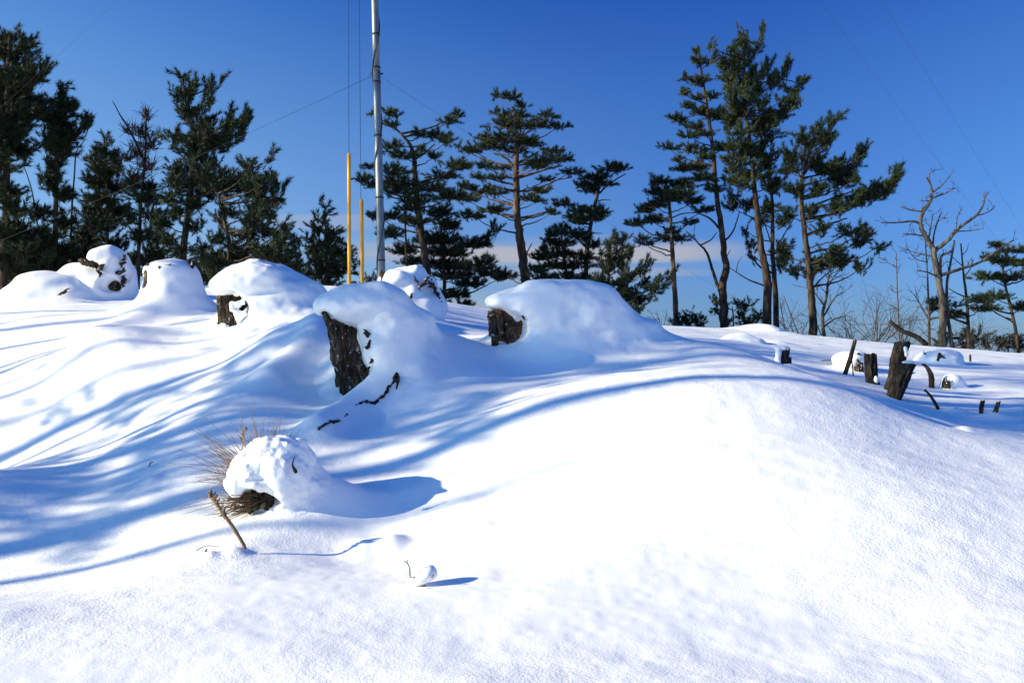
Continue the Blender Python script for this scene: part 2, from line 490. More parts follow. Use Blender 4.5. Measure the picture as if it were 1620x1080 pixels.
def snow_lump(name, blobs, carves, h, k=0.1, kg=0.15, noise=((2.2, 0.05), (6.0, 0.02)), parent=None, base=None, rough=None, kc=0.03, ground=True):
    mg = 0.55 if kg > 0.2 else 0.3
    lo = np.min([c - r for c, r in blobs], 0) - mg; hi = np.max([c + r for c, r in blobs], 0) + np.array([mg, mg, 0.1])
    xs = np.arange(lo[0], hi[0], h); ys = np.arange(lo[1], hi[1], h)
    G = height(*np.meshgrid(xs, ys, indexing='ij'))
    zs = np.arange(max(lo[2], G.min() - 0.05), hi[2], h)
    X, Y, Z = np.meshgrid(xs, ys, zs, indexing='ij')
    d = None
    for c, r in blobs:
        e = sd_ell(X, Y, Z, c, r)
        d = e if d is None else smin(d, e, k)
    for f, a in noise:
        d = d + a * 2 * vnoise(X * f + 11.3, Y * f + 3.1, Z * f * 1.2 + 1.7)
    for c, r in carves:
        e = sd_ell(X, Y, Z, c, r)
        if rough:
            e = e + rough[1] * 2 * vnoise(X * rough[0], Y * rough[0] + 4.4, Z * rough[0])
        d = smax(d, -e, kc)
    if ground:
        g = Z - (G[:, :, None] - 0.008)
        # fade the lump's influence away at the box border so its skirt dives under the open snow
        bx = np.minimum(np.minimum(X - xs[0], xs[-1] - X), np.minimum(Y - ys[0], ys[-1] - Y))
        d = d + 0.4 * (1 - sstep(0.0, 0.25, bx))
        d = smin(d, g, kg)
        d = d + 0.02 * (1 - sstep(0.0, 0.12, bx))
    # the lump is closed below, a hand's breadth under the ground
        d = np.maximum(d, (G[:, :, None] - 0.04) - Z)
    d = d.copy()
    d[0], d[-1], d[:, 0], d[:, -1], d[:, :, 0], d[:, :, -1] = 1, 1, 1, 1, 1, 1
    v, q = surface_nets(d, np.array([xs[0], ys[0], zs[0]]), h)
    o = mesh_np(name, v, [q], M['snow'], parent, base)
    return o


def bark_trunk(name, axis, radius, parent, base, mat, seed=0, ridges=16, depth=0.16, jag=0.05, squash=1.0):
    """upright broken trunk: axis = list of world points from below ground to the top, with deep bark furrows"""
    ax = spline(axis, 14); m = len(ax); n = 96
    r = np.interp(np.linspace(0, 1, m), np.linspace(0, 1, len(radius)), radius)
    th = np.arange(n) / n * 2 * PI
    T, I = np.meshgrid(th, np.arange(m))
    zz = ax[I, 2]
    cx, sx = np.cos(T), np.sin(T)
    f = ridges / 5.0
    n1 = vnoise(cx * f + seed, sx * f + seed * 1.7, zz * 3.0)
    n2 = vnoise(cx * f * 2.2 + seed, sx * f * 2.2, zz * 9.0 + seed)
    n3 = vnoise(cx * f * 5 + seed, sx * f * 5, zz * 22.0 + seed)
    rr = r[I] * (1 - depth * np.abs(n1) * 3.2 + depth * 1.3 * n2 + depth * 0.8 * n3)
    v = np.stack([ax[I, 0] + rr * cx, ax[I, 1] + rr * sx * squash, zz], -1)
    # jagged rim
    v[-1, :, 2] += jag * 2 * vnoise(np.cos(th) * 3 + seed, np.sin(th) * 3, 0.5 + 0 * th)
    v[-2, :, 2] += jag * 1 * vnoise(np.cos(th) * 3 + seed, np.sin(th) * 3, 0.5 + 0 * th)
    vv = v.reshape(-1, 3)
    i = np.arange(m - 1)[:, None] * n; j = np.arange(n)[None]; j2 = (j + 1) % n
    q = np.stack([i + j, i + j2, i + n + j2, i + n + j], -1).reshape(-1, 4)
    vv = np.vstack([vv, ax[-1] - np.array([0, 0, 0.03])])
    k = np.arange(n)
    t = np.stack([np.full(n, m * n), (m - 1) * n + k, (m - 1) * n + (k + 1) % n], -1)
    return mesh_np(name, vv, [q, t], mat, parent, base)


def flakes(pts, size, mat, parent, base, name='bark_flake', up=0.3):
    """a few jagged scraps of bark, one mesh for each patch"""
    more = []
    for p in pts:
        more.append((p, size))
    for p, size in more:
        b = MB()
        for k in range(1):
            d = np.array([rng.normal(0, .7), rng.normal(0, .2), 1.0]); d /= np.linalg.norm(d)
            L = size * (1.1 + 0.9 * rng.random())
            c = np.asarray(p) + rng.normal(0, size * 0.2, 3) * np.array([1, .2, 1])
            t_ = np.linspace(-1, 1, 9)
            ps = c + d * L * t_[:, None] + rng.normal(0, 0.16 * L, (9, 3)) * np.array([1, .3, .5])
            b.tube(ps, size * 0.42 * np.sqrt(np.maximum(1 - t_ ** 2, 0.02)) * (0.7 + 0.6 * rng.random(9)), 9, 0.4)
        b.build(name, mat, parent, base)


# ------------------------------------------------------------------ stumps
def stump(label, gp, blobs, carves, h, trunks, k=0.12, kg=0.32, rough=None, noise=((2.2, 0.06), (5.0, 0.026), (14.0, 0.008)), group='snow-capped stumps', kc=0.03):
    base = ground_at(*gp)
    t = thing('tree_stump', base, label, 'stump', group)
    for tr in trunks:
        ax = [P(*q) for q in tr['axis']]
        bark_trunk('trunk', ax, tr['r'], t, base, M[tr.get('mat', 'stump')], tr.get('seed', 0), tr.get('ridges', 16), tr.get('depth', 0.16), tr.get('jag', 0.05))
    snow_lump('snow_cap', blobs, carves, h, k, kg, noise, t, base, rough, kc)
    return t, base


# the stump with the tall dark leaning flank, centre left
Y = 7.3
t, b0 = stump('tall snow-capped stump with a leaning flank of dark furrowed bark', (590, Y),
      [E(556, 490, Y, 48, 22, 0.31), E(598, 482, Y + .05, 56, 33, 0.36), E(640, 508, Y + .12, 54, 30, 0.36), E(616, 540, Y - .02, 46, 48, 0.28), E(585, 590, Y + .28, 40, 80, 0.22)],
      [E(541, 580, Y - .30, 36, 66, 0.34), E(516, 550, Y - .1, 26, 52, 0.4)], 0.0135,
      [dict(axis=[(566, 660, Y), (561, 600, Y), (553, 550, Y), (546, 490, Y)], r=[0.15, 0.15, 0.155, 0.17], seed=3.3, ridges=20, depth=0.2)], rough=(9, 0.05))
sp = MB(); sp.tube(spline([P(541, 570, Y - .22), P(530, 530, Y - .22), P(519, 508, Y - .22), P(512, 494, Y - .2)], 5), np.linspace(0.035, 0.022, 16), 9, 0.25)
sp.build('bark_slab', M['stump'], t, b0)
flakes([P(578, 528, Y - .27), P(586, 545, Y - .27), P(590, 566, Y - .27), P(584, 588, Y - .28)], 0.035, M['stump'], t, b0)
flakes([P(608, 458, Y - .05)], 0.035, M['dark'], t, b0)

# the broad stump in the middle
Y = 8.2
t, b0 = stump('broad snow-capped stump at the centre with a square of brown wood showing at its left', (850, Y),
      [E(834, 479, Y, 68, 27, 0.40), E(888, 476, Y + .1, 70, 28, 0.45), E(930, 500, Y + .1, 62, 28, 0.42), E(885, 530, Y - .02, 84, 46, 0.40), E(968, 520, Y + .05, 66, 20, 0.32), E(840, 560, Y + .15, 60, 60, 0.3)],
      [E(800, 535, Y - .40, 42, 42, 0.36)], 0.0145,
      [dict(axis=[(812, 590, Y - .05), (808, 550, Y - .05), (806, 490, Y - .05)], r=[0.20, 0.195, 0.20], seed=8.1, ridges=14, depth=0.15, mat='stumpred')], k=0.20, rough=(8, 0.04))
b = MB()
for q0, q1, r in (((783, 547, Y - .25), (780, 495, Y - .25), .03), ((793, 530, Y - .26), (789, 497, Y - .27), .028)):
    b.tube(spline([P(*q0), P(*q1)], 5), np.linspace(r, r * 1.1, 6), 8, 0.25)
b.build('bark_slab', M['stump'], t, b0)
flakes([P(828, 502, Y - .36)], 0.02, M['stump'], t, b0)

# the stump left of it, with crusted snow on its bark
Y = 9.5
t, b0 = stump('snow-capped stump with lacy snow clinging to its bark and a dark flank at its left', (410, Y),
      [E(390, 450, Y, 54, 26, 0.40), E(425, 442, Y + .1, 54, 28, 0.45), E(462, 466, Y + .1, 44, 28, 0.42), E(425, 500, Y, 52, 40, 0.36), E(400, 500, Y + .2, 40, 60, .3)],
      [E(362, 505, Y - .32, 34, 48, 0.36), E(386, 500, Y - .40, 26, 22, 0.22)], 0.015,
      [dict(axis=[(382, 560, Y), (378, 515, Y), (374, 455, Y)], r=[0.215, 0.205, 0.205], seed=5.2, ridges=18, depth=0.2)], k=0.14, rough=(8, 0.04))
# lace of snow stuck to the bark
lace = [(371, 468), (376, 480), (374, 494), (379, 506), (386, 500), (392, 490), (384, 478), (394, 478), (402, 486), (399, 500), (407, 492), (386, 512), (368, 486), (408, 478), (395, 468)]
bl = []
for (px, py) in lace:
    bl.append(E(px + rng.normal(0, 1.5), py + rng.normal(0, 1.5), Y - .22 + 0.0016 * abs(px - 376) * 1.2, 2.5 + 2.5 * rng.random(), 4 + 4 * rng.random(), 0.05))
snow_lump('clinging_snow', bl, [], 0.010, 0.05, 0.01, ((13, 0.022), (30, 0.008)), t, b0, ground=False)

# the pillar stump farther left
Y = 12.0
t, b0 = stump('tall smooth pillar-shaped stump wholly plastered with snow, at the left', (270, Y),
      [E(268, 430, Y, 40, 24, 0.34), E(266, 455, Y, 38, 40, 0.36), E(288, 465, Y + .05, 34, 44, 0.36), E(272, 485, Y - .05, 50, 40, 0.42), E(235, 505, Y - .1, 48, 24, 0.4), E(290, 500, Y, 48, 30, .4)],
      [E(230, 442, Y - .2, 7, 16, 0.2)], 0.021,
      [dict(axis=[(270, 520, Y), (268, 470, Y), (267, 422, Y)], r=[0.33, 0.31, 0.30], seed=2.2, ridges=16, depth=0.12)], k=0.14, kg=0.25, noise=((1.6, 0.04), (5.0, 0.016)))
flakes([P(231, 436, Y - .1), P(232, 446, Y - .12), P(304, 419, Y - .05), P(301, 413, Y)], 0.05, M['stump'], t, b0)

# far left: two snowy heaps over broken stumps
Y = 14.0
t, b0 = stump('low sloping snow heap over a stump at the far left edge', (80, Y),
      [E(60, 445, Y, 32, 18, 0.35), E(85, 450, Y, 46, 22, 0.42), E(50, 468, Y - .1, 46, 22, 0.4), E(110, 465, Y, 44, 20, 0.42)], [], 0.024,
      [dict(axis=[(66, 490, Y), (64, 445, Y)], r=[0.30, 0.28], seed=6.2)], k=0.18, kg=0.3, noise=((1.4, 0.05), (4.0, 0.02)))
flakes([P(100, 465, Y - .46)], 0.05, M['stumpred'], t, b0)
Y = 14.3
t, b0 = stump('snow-covered broken stump with a splintered plank lying on it', (165, Y),
      [E(168, 408, Y, 28, 17, 0.32), E(180, 425, Y, 24, 34, 0.32), E(140, 435, Y, 46, 24, 0.4), E(118, 445, Y, 34, 20, 0.38), E(165, 455, Y - .05, 40, 24, 0.38), E(200, 445, Y + .1, 10, 22, .2)],
      [E(174, 452, Y - .4, 15, 13, 0.30), E(196, 430, Y - .3, 8, 30, .22)], 0.024,
      [dict(axis=[(182, 480, Y), (183, 440, Y), (182, 405, Y)], r=[0.24, 0.21, 0.17], seed=7.7, depth=0.2)], k=0.12, kg=0.22, noise=((1.6, 0.06), (5.0, 0.02)), rough=(7, .05))
pb = MB(); pb.tube(spline([P(124, 411, Y - .40), P(136, 415, Y - .42), P(150, 419, Y - .40), P(158, 425, Y - .34)], 5), np.array([.015, .03, .045, .05, .055, .05, .055, .05, .06, .055, .05, .05, .04, .035, .03, .02])[:16], 7, 0.3)
pb.build('splintered_plank', M['stump'], t, b0)
flakes([P(155, 428, Y - .4), P(194, 415, Y - .2), P(190, 432, Y - .25), P(195, 445, Y - .25)], 0.07, M['stump'], t, b0)

# stump beside the mast
Y = 11.3
t, b0 = stump('snow-crusted stump with reddish bark patches beside the foot of the steel mast', (650, Y),
      [E(638, 445, Y, 38, 20, 0.32), E(655, 458, Y, 44, 28, 0.40), E(668, 482, Y, 42, 32, 0.42), E(640, 480, Y - .1, 40, 28, 0.36), E(690, 492, Y, 26, 14, .3)],
      [], 0.021,
      [dict(axis=[(655, 520, Y), (652, 470, Y), (650, 445, Y)], r=[0.33, 0.31, 0.29], seed=9.4, mat='stumpred')], k=0.12, kg=0.2, noise=((2.2, 0.07), (5.5, 0.045)))
flakes([P(672, 447, Y - .34), P(682, 449, Y - .30), P(689, 456, Y - .25), P(607, 436, Y - .2), P(694, 466, Y - .2)], 0.055, M['stumpred'], t, b0)
flakes([P(658, 444, Y - .38), P(652, 467, Y - .45)], 0.035, M['stump'], t, b0)


# ------------------------------------------------------------------ pines
def make_templates(nv=10, n=54):
    out = []
    g = np.random.default_rng(5)
    for _ in range(nv):
        t = g.random(n) ** 0.8 * 0.85 + 0.12
        ph = g.random(n) * 2 * PI
        spread = 0.55 + 0.35 * g.random(n) - 0.25 * t
        d = np.stack([np.cos(ph) * spread, np.sin(ph) * spread, 0.75 + 0 * ph], -1)
        d /= np.linalg.norm(d, axis=1)[:, None]
        L = 0.42 + 0.2 * g.random(n)
        b = np.stack([0 * t, 0 * t, t], -1)
        side = np.cross(d, g.normal(0, 1, (n, 3))); side /= np.linalg.norm(side, axis=1)[:, None]
        w = 0.028
        tri = np.stack([b - side * w, b + side * w, b + d * L[:, None]], 1)
        out.append(tri.reshape(-1, 3))
    return np.stack(out)


TM = make_templates()


def shoot_mesh(pos, dr, ln):
    pos = np.asarray(pos); dr = np.asarray(dr); ln = np.asarray(ln)
    dr = dr / np.linalg.norm(dr, axis=1)[:, None]
    n = len(pos)
    rv = rng.normal(0, 1, (n, 3))
    a = np.cross(dr, rv); a /= np.linalg.norm(a, axis=1)[:, None]
    b = np.cross(dr, a)
    R = np.stack([a, b, dr], 1)           # rows
    tm = TM[rng.integers(0, len(TM), n)]
    v = np.einsum('nki,nij->nkj', tm, R) * ln[:, None, None] + pos[:, None, :]
    return v.reshape(-1, 3)


def trunk_at(tr, py):
    tr = np.asarray(tr)
    o = np.argsort(tr[:, 1])
    return np.interp(py, tr[o, 1], tr[o, 0])


def tree(name, label, Y, trunk, r0, r1, pads, bark='bark', needle='needle', limbs=(), arms=(), dens=1.0, L=0.24, up=0.55, group='pines along the hilltop', rd=0.75, cat='pine tree', depth=1.0, twigs=0.0, deadpads=(), extra_trunks=()):
    """trunk, limbs, pads and arms are given in photo pixels at distance Y (pads also spread in depth)"""
    s = Y / F
    base = ground_at(trunk[0][0], Y)
    root = thing(name, base, label, cat, group)
    wood = MB()

    def line(pts, ra, rb, n=8, dy=0.0):
        w = [P(p[0], p[1], Y + (p[2] if len(p) > 2 else 0)) for p in pts]
        w = spline(w, 5)
        m = len(w)
        r = np.linspace(ra, rb, m) * s
        wob = rng.normal(0, 0.12, (m, 3)) * r[:, None]
        wood.tube(w + wob, r, n, 0.06)
        return w
    tw = [np.array(base) - np.array([0, 0, 0.25])]
    tp = [P(p[0], p[1], Y) for p in trunk]
    tpts = [q for q in tp if q[2] > base[2] + 0.05]
    full = spline(np.array([tw[0]] + tpts), 6)
    rr = np.linspace(r0, r1, len(full)) * s
    rr[:4] *= np.array([1.35, 1.25, 1.12, 1.05])
    wood.tube(full + rng.normal(0, 0.08, full.shape) * rr[:, None], rr, 10, 0.05)
    for et in extra_trunks:
        line(et[0], et[1], et[2], 8)
    for lm in limbs:
        line(lm[0], lm[1], lm[2], 6)
    ymin = min(p[1] for p in trunk); ymax = max(p[1] for p in trunk)
    pos, dr, ln = [], [], []
    A_, B_ = [], []
    dpos, ddr, dln = [], [], []
    for kind, plist in ((0, pads), (1, deadpads)):
        for (px, py, rx, rz) in plist:
            spread = max(0.25, abs(px - trunk_at(trunk, py)) * s * 0.9 + rx * s * 0.5)
            dy = rng.uniform(-1, 1) * min(spread, 1.1) * depth
            C = P(px, py, Y + dy)
            ax, az = rx * s, max(rz * s, 0.07); ay = max(ax * rd, 0.18)
            tx = trunk_at(trunk, min(max(py + 0.35 * abs(px - trunk_at(trunk, py)) + 6, ymin), ymax - 10))
            ty = min(max(py + 0.3 * abs(px - tx) + 6, ymin + 2), ymax - 10)
            T0 = P(trunk_at(trunk, ty), ty, Y)
            mid = T0 + (C - T0) * 0.55 + np.array([0, 0, -0.10 * np.linalg.norm(C - T0) * 0.6])
            br = spline([T0, mid, C], 5)
            L0 = np.linalg.norm(C - T0)
            if L0 > 0.15:
                ra = 0.013 + 0.011 * L0
                wood.tube(br + rng.normal(0, 0.01, br.shape), np.linspace(ra, 0.007, len(br)), 5)
            n = max(6, int(dens * 560 * ax * (az + 0.06) * (1 if kind == 0 else 0.8)))
            u = rng.normal(0, 1, (n, 3)); u /= np.linalg.norm(u, axis=1)[:, None]
            rad = rng.random(n) ** 0.45
            off = u * rad[:, None]
            off[:, 2] = np.where(off[:, 2] < -0.5, -0.5 * rng.random(n), off[:, 2])
            # lumpy outline
            wl = 1 + 0.35 * np.sin(off[:, 0] * 5 + rng.random() * 6) * np.cos(off[:, 1] * 4 + rng.random() * 6)
            pt = C + off * np.array([ax, ay, az]) * wl[:, None] * 0.92
            d = off * np.array([0.9, 0.9, 0.35]) + np.array([0.08, 0, up]) + rng.normal(0, 0.28, (n, 3))
            l = L * (0.7 + 0.6 * rng.random(n))
            if kind == 0 and up > .45:
                m4 = (n // 4) * 4
                if m4 >= 4:
                    g4 = np.arange(m4) // 4 * 4
                    d4 = d[g4] / np.linalg.norm(d[g4], axis=1)[:, None]
                    pt[:m4] = pt[g4] + d4 * (((np.arange(m4) % 4) - 1.9) * .09)[:, None] + rng.normal(0, .055, (m4, 3))
                    d[:m4] = d4 + rng.normal(0, .3, (m4, 3))
            pt = pt - 0.45 * l[:, None] * d / np.linalg.norm(d, axis=1)[:, None]
            if kind == 0:
                pos.append(pt); dr.append(d); ln.append(l)
            else:
                dpos.append(pt); ddr.append(d); dln.append(l * 0.5)
            st = C + off * np.array([ax, ay, az]) * 0.35 - np.array([0, 0, 0.4 * az])
            A_.append(st); B_.append(pt)
            if kind == 1:
                A_.append(pt); B_.append(pt + (d / np.linalg.norm(d, axis=1)[:, None]) * l[:, None] * 1.3)
    for pts, w in arms:
        wpt = [P(p[0], p[1], Y) for p in pts]
        dy = rng.uniform(-0.5, 0.5)
        wpt = [q + np.array([0, dy * (i + 1) / len(wpt), 0]) for i, q in enumerate(wpt)]
        c = spline(wpt, 6)
        Lc = np.linalg.norm(np.diff(c, axis=0), axis=1).sum()
        tx = trunk_at(trunk, min(pts[0][1] + 8, ymax - 10))
        wood.tube(spline([P(tx, min(pts[0][1] + 10, ymax - 8), Y), wpt[0], wpt[-1] - np.array([0, 0, w * s * 0.3])], 5), np.linspace(0.03, 0.008, 11), 5)
        n = max(8, int(dens * 34 * Lc * max(1, w * s / 0.09)))
        nc = max(5, n // 5)
        t = np.repeat(np.concatenate([rng.random(nc - 1), [0.99]]) * (len(c) - 1), 5); n = len(t)
        i = t.astype(int).clip(0, len(c) - 2)
        f = (t - i)[:, None]
        pt = c[i] * (1 - f) + c[i + 1] * f
        tg = c[i + 1] - c[i]; tg /= np.linalg.norm(tg, axis=1)[:, None]
        dc = np.repeat(rng.normal(0, 0.34, (nc, 3)), 5, 0) + tg * 0.55 + np.array([0, 0, 0.8])
        dc /= np.linalg.norm(dc, axis=1)[:, None]
        ofs = np.repeat(rng.normal(0, 1, (nc, 3)) * np.array([w * s * 0.3, w * s * 0.6 + 0.06, w * s * 0.3]), 5, 0)
        k5 = np.tile(np.linspace(-.14, .14, 5), nc)[:, None]
        pt = pt + ofs + dc * k5 + rng.normal(0, .03, (n, 3))
        d = dc + rng.normal(0, 0.22, (n, 3))
        pos.append(pt); dr.append(d); ln.append(L * (0.75 + 0.6 * rng.random(n)))
        A_.append(pt - tg * 0.12 - np.array([0, 0, 0.05])); B_.append(pt)
    if A_:
        wood.prisms(np.vstack(A_), np.vstack(B_), 0.008, 0.005)
    wood.build('trunk', M[bark], root, base)
    if pos:
        v = shoot_mesh(np.vstack(pos), np.vstack(dr), np.concatenate(ln))
        f = np.arange(len(v)).reshape(-1, 3)
        mesh_np('crown', v, [f], M[needle], root, base, smooth=False)
    if dpos:
        v = shoot_mesh(np.vstack(dpos), np.vstack(ddr), np.concatenate(dln))
        keep = rng.random(len(v) // 3) < 0.85
        v = v.reshape(-1, 3, 3)[keep].reshape(-1, 3)
        f = np.arange(len(v)).reshape(-1, 3)
        mesh_np('withered_needles', v, [f], M['rust'], root, base, smooth=False)
    return root


tree('pine_tree', 'tall dense dark pine cut by the left edge', 22,
     [(6, 470), (10, 300), (12, 150), (15, 60)], 9, 2,
     [(12, 62, 12, 16), (38, 72, 16, 12), (15, 85, 30, 10), (30, 108, 26, 12), (45, 120, 24, 12), (20, 135, 38, 16), (30, 155, 28, 12), (10, 170, 30, 22), (35, 182, 28, 12),
      (10, 215, 34, 18), (30, 235, 30, 12), (5, 262, 32, 10), (8, 305, 26, 12), (22, 330, 30, 8), (10, 370, 35, 18), (15, 410, 38, 20), (40, 395, 30, 16), (45, 435, 40, 14),
      (-30, 130, 40, 30), (-30, 200, 40, 30), (-35, 280, 40, 30), (-30, 380, 45, 40), (20, 195, 35, 14), (0, 235, 30, 16)],
     arms=[([(40, 130), (58, 126), (76, 120)], 6)], L=0.26, dens=1.2)
tree('pine_tree', 'slim dark pine with a bent bare top twig, second from the left edge', 23,
     [(88, 450), (88, 330), (92, 230), (97, 150)], 6, 1.5,
     [(98, 148, 8, 12), (101, 166, 15, 9), (110, 172, 12, 9), (95, 188, 22, 10), (66, 165, 14, 12), (75, 185, 16, 9), (90, 208, 24, 10), (112, 216, 20, 9), (76, 226, 26, 9), (102, 240, 26, 10),
      (85, 262, 20, 10), (80, 288, 18, 10), (97, 308, 16, 10), (62, 340, 22, 7), (66, 380, 34, 14), (92, 400, 36, 18), (75, 428, 42, 14), (100, 350, 18, 12), (110, 430, 30, 12)],
     arms=[([(112, 226), (128, 216), (139, 204)], 7)], limbs=[([(104, 212), (122, 188), (134, 173)], 1.2, .5), ([(118, 196), (126, 196), (130, 190)], .8, .4), ([(60, 360), (50, 300), (36, 258)], 1.5, .6)], L=0.26, dens=1.15)
tree('pine_tree', 'small pointed dark pine left of the withered reddish pine', 24,
     [(170, 450), (170, 330), (168, 218)], 4, 1,
     [(168, 224, 5, 9), (160, 240, 13, 8), (176, 246, 11, 7), (150, 256, 13, 8), (186, 260, 13, 7), (165, 272, 26, 9), (150, 290, 24, 9), (180, 296, 26, 9), (160, 315, 30, 11), (150, 335, 28, 11), (185, 336, 28, 11),
      (160, 356, 33, 10), (140, 380, 24, 12), (182, 386, 28, 12), (150, 408, 36, 12), (195, 412, 26, 10), (170, 432, 40, 10)], L=0.24, dens=1.15,
     extra_trunks=[([(113, 445), (112, 360), (118, 270), (121, 240), (134, 222)], 2, .6)])
tree('pine_tree', 'half-withered pine with bare reddish twigs at its top', 23.5,
     [(218, 450), (222, 330), (230, 250), (231, 172)], 4, 1,
     [(225, 312, 28, 12), (237, 340, 26, 10), (206, 346, 18, 10), (226, 375, 26, 10), (247, 402, 20, 10), (215, 290, 18, 8), (240, 300, 18, 9)],
     limbs=[([(228, 255), (206, 208), (190, 182), (178, 160)], 2, .7)],
     deadpads=[(232, 180, 12, 16), (226, 208, 22, 16), (206, 206, 14, 12), (240, 228, 20, 18), (216, 240, 24, 16), (200, 250, 12, 9), (236, 262, 24, 14), (214, 276, 26, 14), (255, 215, 10, 8)], dens=0.9, L=0.24)
tree('pine_tree', 'broad pine with a crooked trunk and long upturned branches reaching right', 22,
     [(288, 435), (293, 370), (302, 300), (308, 240), (300, 180), (288, 125)], 7, 1.5,
     [(288, 124, 7, 7), (301, 134, 13, 8), (282, 148, 9, 9), (295, 158, 15, 8), (292, 170, 14, 7), (300, 184, 15, 8), (320, 198, 22, 11), (367, 198, 12, 9), (330, 212, 36, 12), (279, 218, 15, 11), (300, 228, 28, 9),
      (337, 230, 36, 9), (310, 244, 34, 9), (340, 258, 18, 8), (306, 260, 28, 9), (280, 268, 16, 10), (333, 275, 34, 10), (306, 290, 40, 11), (350, 292, 34, 10), (280, 288, 18, 11), (326, 305, 38, 8),
      (273, 314, 22, 10), (307, 320, 24, 9), (280, 334, 22, 8), (260, 354, 18, 8), (308, 358, 18, 7), (267, 381, 20, 10), (285, 395, 22, 8)],
     arms=[([(308, 147), (325, 141), (338, 129)], 6), ([(306, 188), (326, 182), (343, 166)], 6), ([(332, 208), (350, 197), (358, 180)], 6), ([(345, 224), (375, 220), (394, 203)], 8), ([(360, 212), (374, 204), (378, 188)], 6)], dens=1.05, L=0.22)
tree('pine_tree', 'bushy dark pine with a sloping outline, just left of the small pointed pine', 21,
     [(363, 450), (362, 380), (352, 340), (345, 305)], 5, 2,
     [(400, 266, 12, 7), (376, 290, 28, 9), (402, 292, 18, 10), (425, 278, 7, 8), (417, 290, 16, 9), (400, 302, 24, 10), (420, 318, 26, 9), (407, 334, 28, 10), (427, 341, 14, 7), (367, 334, 18, 6), (407, 353, 28, 8),
      (350, 347, 14, 7), (427, 367, 24, 8), (453, 364, 14, 6), (390, 373, 28, 8), (347, 380, 17, 9), (440, 384, 26, 8), (467, 386, 12, 6), (387, 397, 32, 8), (427, 401, 32, 8), (340, 407, 22, 9), (373, 411, 32, 9), (453, 406, 22, 7),
      (343, 421, 24, 10), (400, 418, 34, 9), (440, 422, 34, 8), (470, 420, 18, 7), (320, 434, 22, 9)],
     arms=[([(375, 276), (390, 266), (402, 260), (417, 247)], 6), ([(420, 315), (435, 312), (444, 303)], 6)],
     limbs=[([(362, 395), (385, 372), (402, 348)], 2.5, 1), ([(360, 370), (345, 350), (340, 330)], 2, 1)], dens=1.1, L=0.22)
tree('pine_tree', 'small pointed fir-like pine standing alone left of the yellow tubes', 21,
     [(516, 460), (516, 390), (514, 325)], 3, 1,
     [(514, 328, 4, 8), (513, 344, 8, 7), (500, 346, 3, 4), (505, 362, 16, 7), (525, 368, 13, 6), (489, 376, 9, 5), (515, 382, 22, 7), (540, 381, 6, 5), (500, 395, 20, 7), (530, 396, 22, 7), (515, 410, 34, 8), (545, 409, 13, 6),
      (505, 425, 30, 8), (535, 428, 26, 8), (515, 443, 34, 7), (488, 431, 12, 6), (558, 420, 7, 5)], dens=1.25, L=0.2)
for (lb, Yy, bx, padl) in [
    ('low dark young pine filling the gap at the far left behind the snow heap', 25, 40, [(20, 425, 30, 14), (50, 440, 36, 12), (65, 415, 25, 12), (30, 450, 40, 10), (45, 390, 26, 12), (40, 365, 18, 12), (60, 400, 24, 10)]),
    ('low dark young pine behind the splintered stump at the left', 25, 130, [(120, 425, 28, 12), (140, 440, 30, 10), (128, 405, 22, 10), (105, 448, 26, 8), (130, 385, 20, 10), (132, 362, 15, 10), (150, 420, 26, 10), (115, 400, 20, 8)]),
    ('low dark young pine right behind the pillar-shaped stump', 25, 250, [(240, 432, 26, 10), (262, 440, 28, 9), (250, 418, 18, 8), (248, 400, 18, 9), (235, 412, 22, 8), (262, 420, 22, 8), (250, 380, 12, 9)]),
    ('low dark young pine between the pillar stump and the lacy stump', 24, 322, [(318, 428, 22, 10), (335, 440, 24, 9), (310, 444, 20, 7), (325, 412, 18, 8), (320, 395, 14, 8), (340, 420, 20, 8)]),
    ('low young pine peeping out right of the lacy stump', 24, 462, [(455, 432, 24, 8), (472, 442, 22, 7), (440, 442, 24, 7)])]:
    tree('young_pine', lb, Yy, [(bx, 460), (bx, padl[0][1])], 3, 1, padl, group='young pines behind the stumps', cat='pine tree', dens=1.1, L=0.22)

tree('pine_tree', 'open-crowned pine with a bent top right behind the steel mast', 24,
     [(678, 450), (669, 385), (661, 330), (656, 270), (655, 250), (650, 232), (640, 218), (625, 203)], 7, 1.5,
     [(615, 178, 13, 6), (629, 184, 6, 4), (588, 180, 5, 4), (618, 198, 11, 4), (712, 192, 18, 7), (724, 182, 6, 8), (693, 216, 25, 7), (667, 213, 16, 6), (707, 225, 13, 4), (622, 231, 19, 5), (637, 246, 30, 6), (688, 248, 12, 5),
      (663, 238, 8, 4), (725, 263, 28, 7), (700, 278, 28, 7), (622, 272, 28, 8), (583, 264, 8, 4), (573, 284, 13, 6), (590, 294, 17, 7), (633, 290, 38, 9), (683, 298, 34, 7), (637, 304, 34, 6), (710, 311, 42, 7), (660, 318, 33, 6),
      (597, 343, 18, 7), (627, 344, 23, 6), (617, 371, 23, 7), (660, 351, 28, 7), (648, 330, 25, 5)], bark='bark', needle='needle2',
     limbs=[([(656, 252), (672, 242), (688, 228)], 2, 1), ([(650, 232), (638, 232), (615, 235)], 1, .5), ([(660, 330), (640, 327), (620, 330)], 1.2, .6), ([(664, 350), (640, 346), (612, 344)], 1.2, .6), ([(645, 445), (642, 380), (640, 310)], 2.2, 1.2)], up=0.35, dens=1.15, L=0.2, rd=0.9)
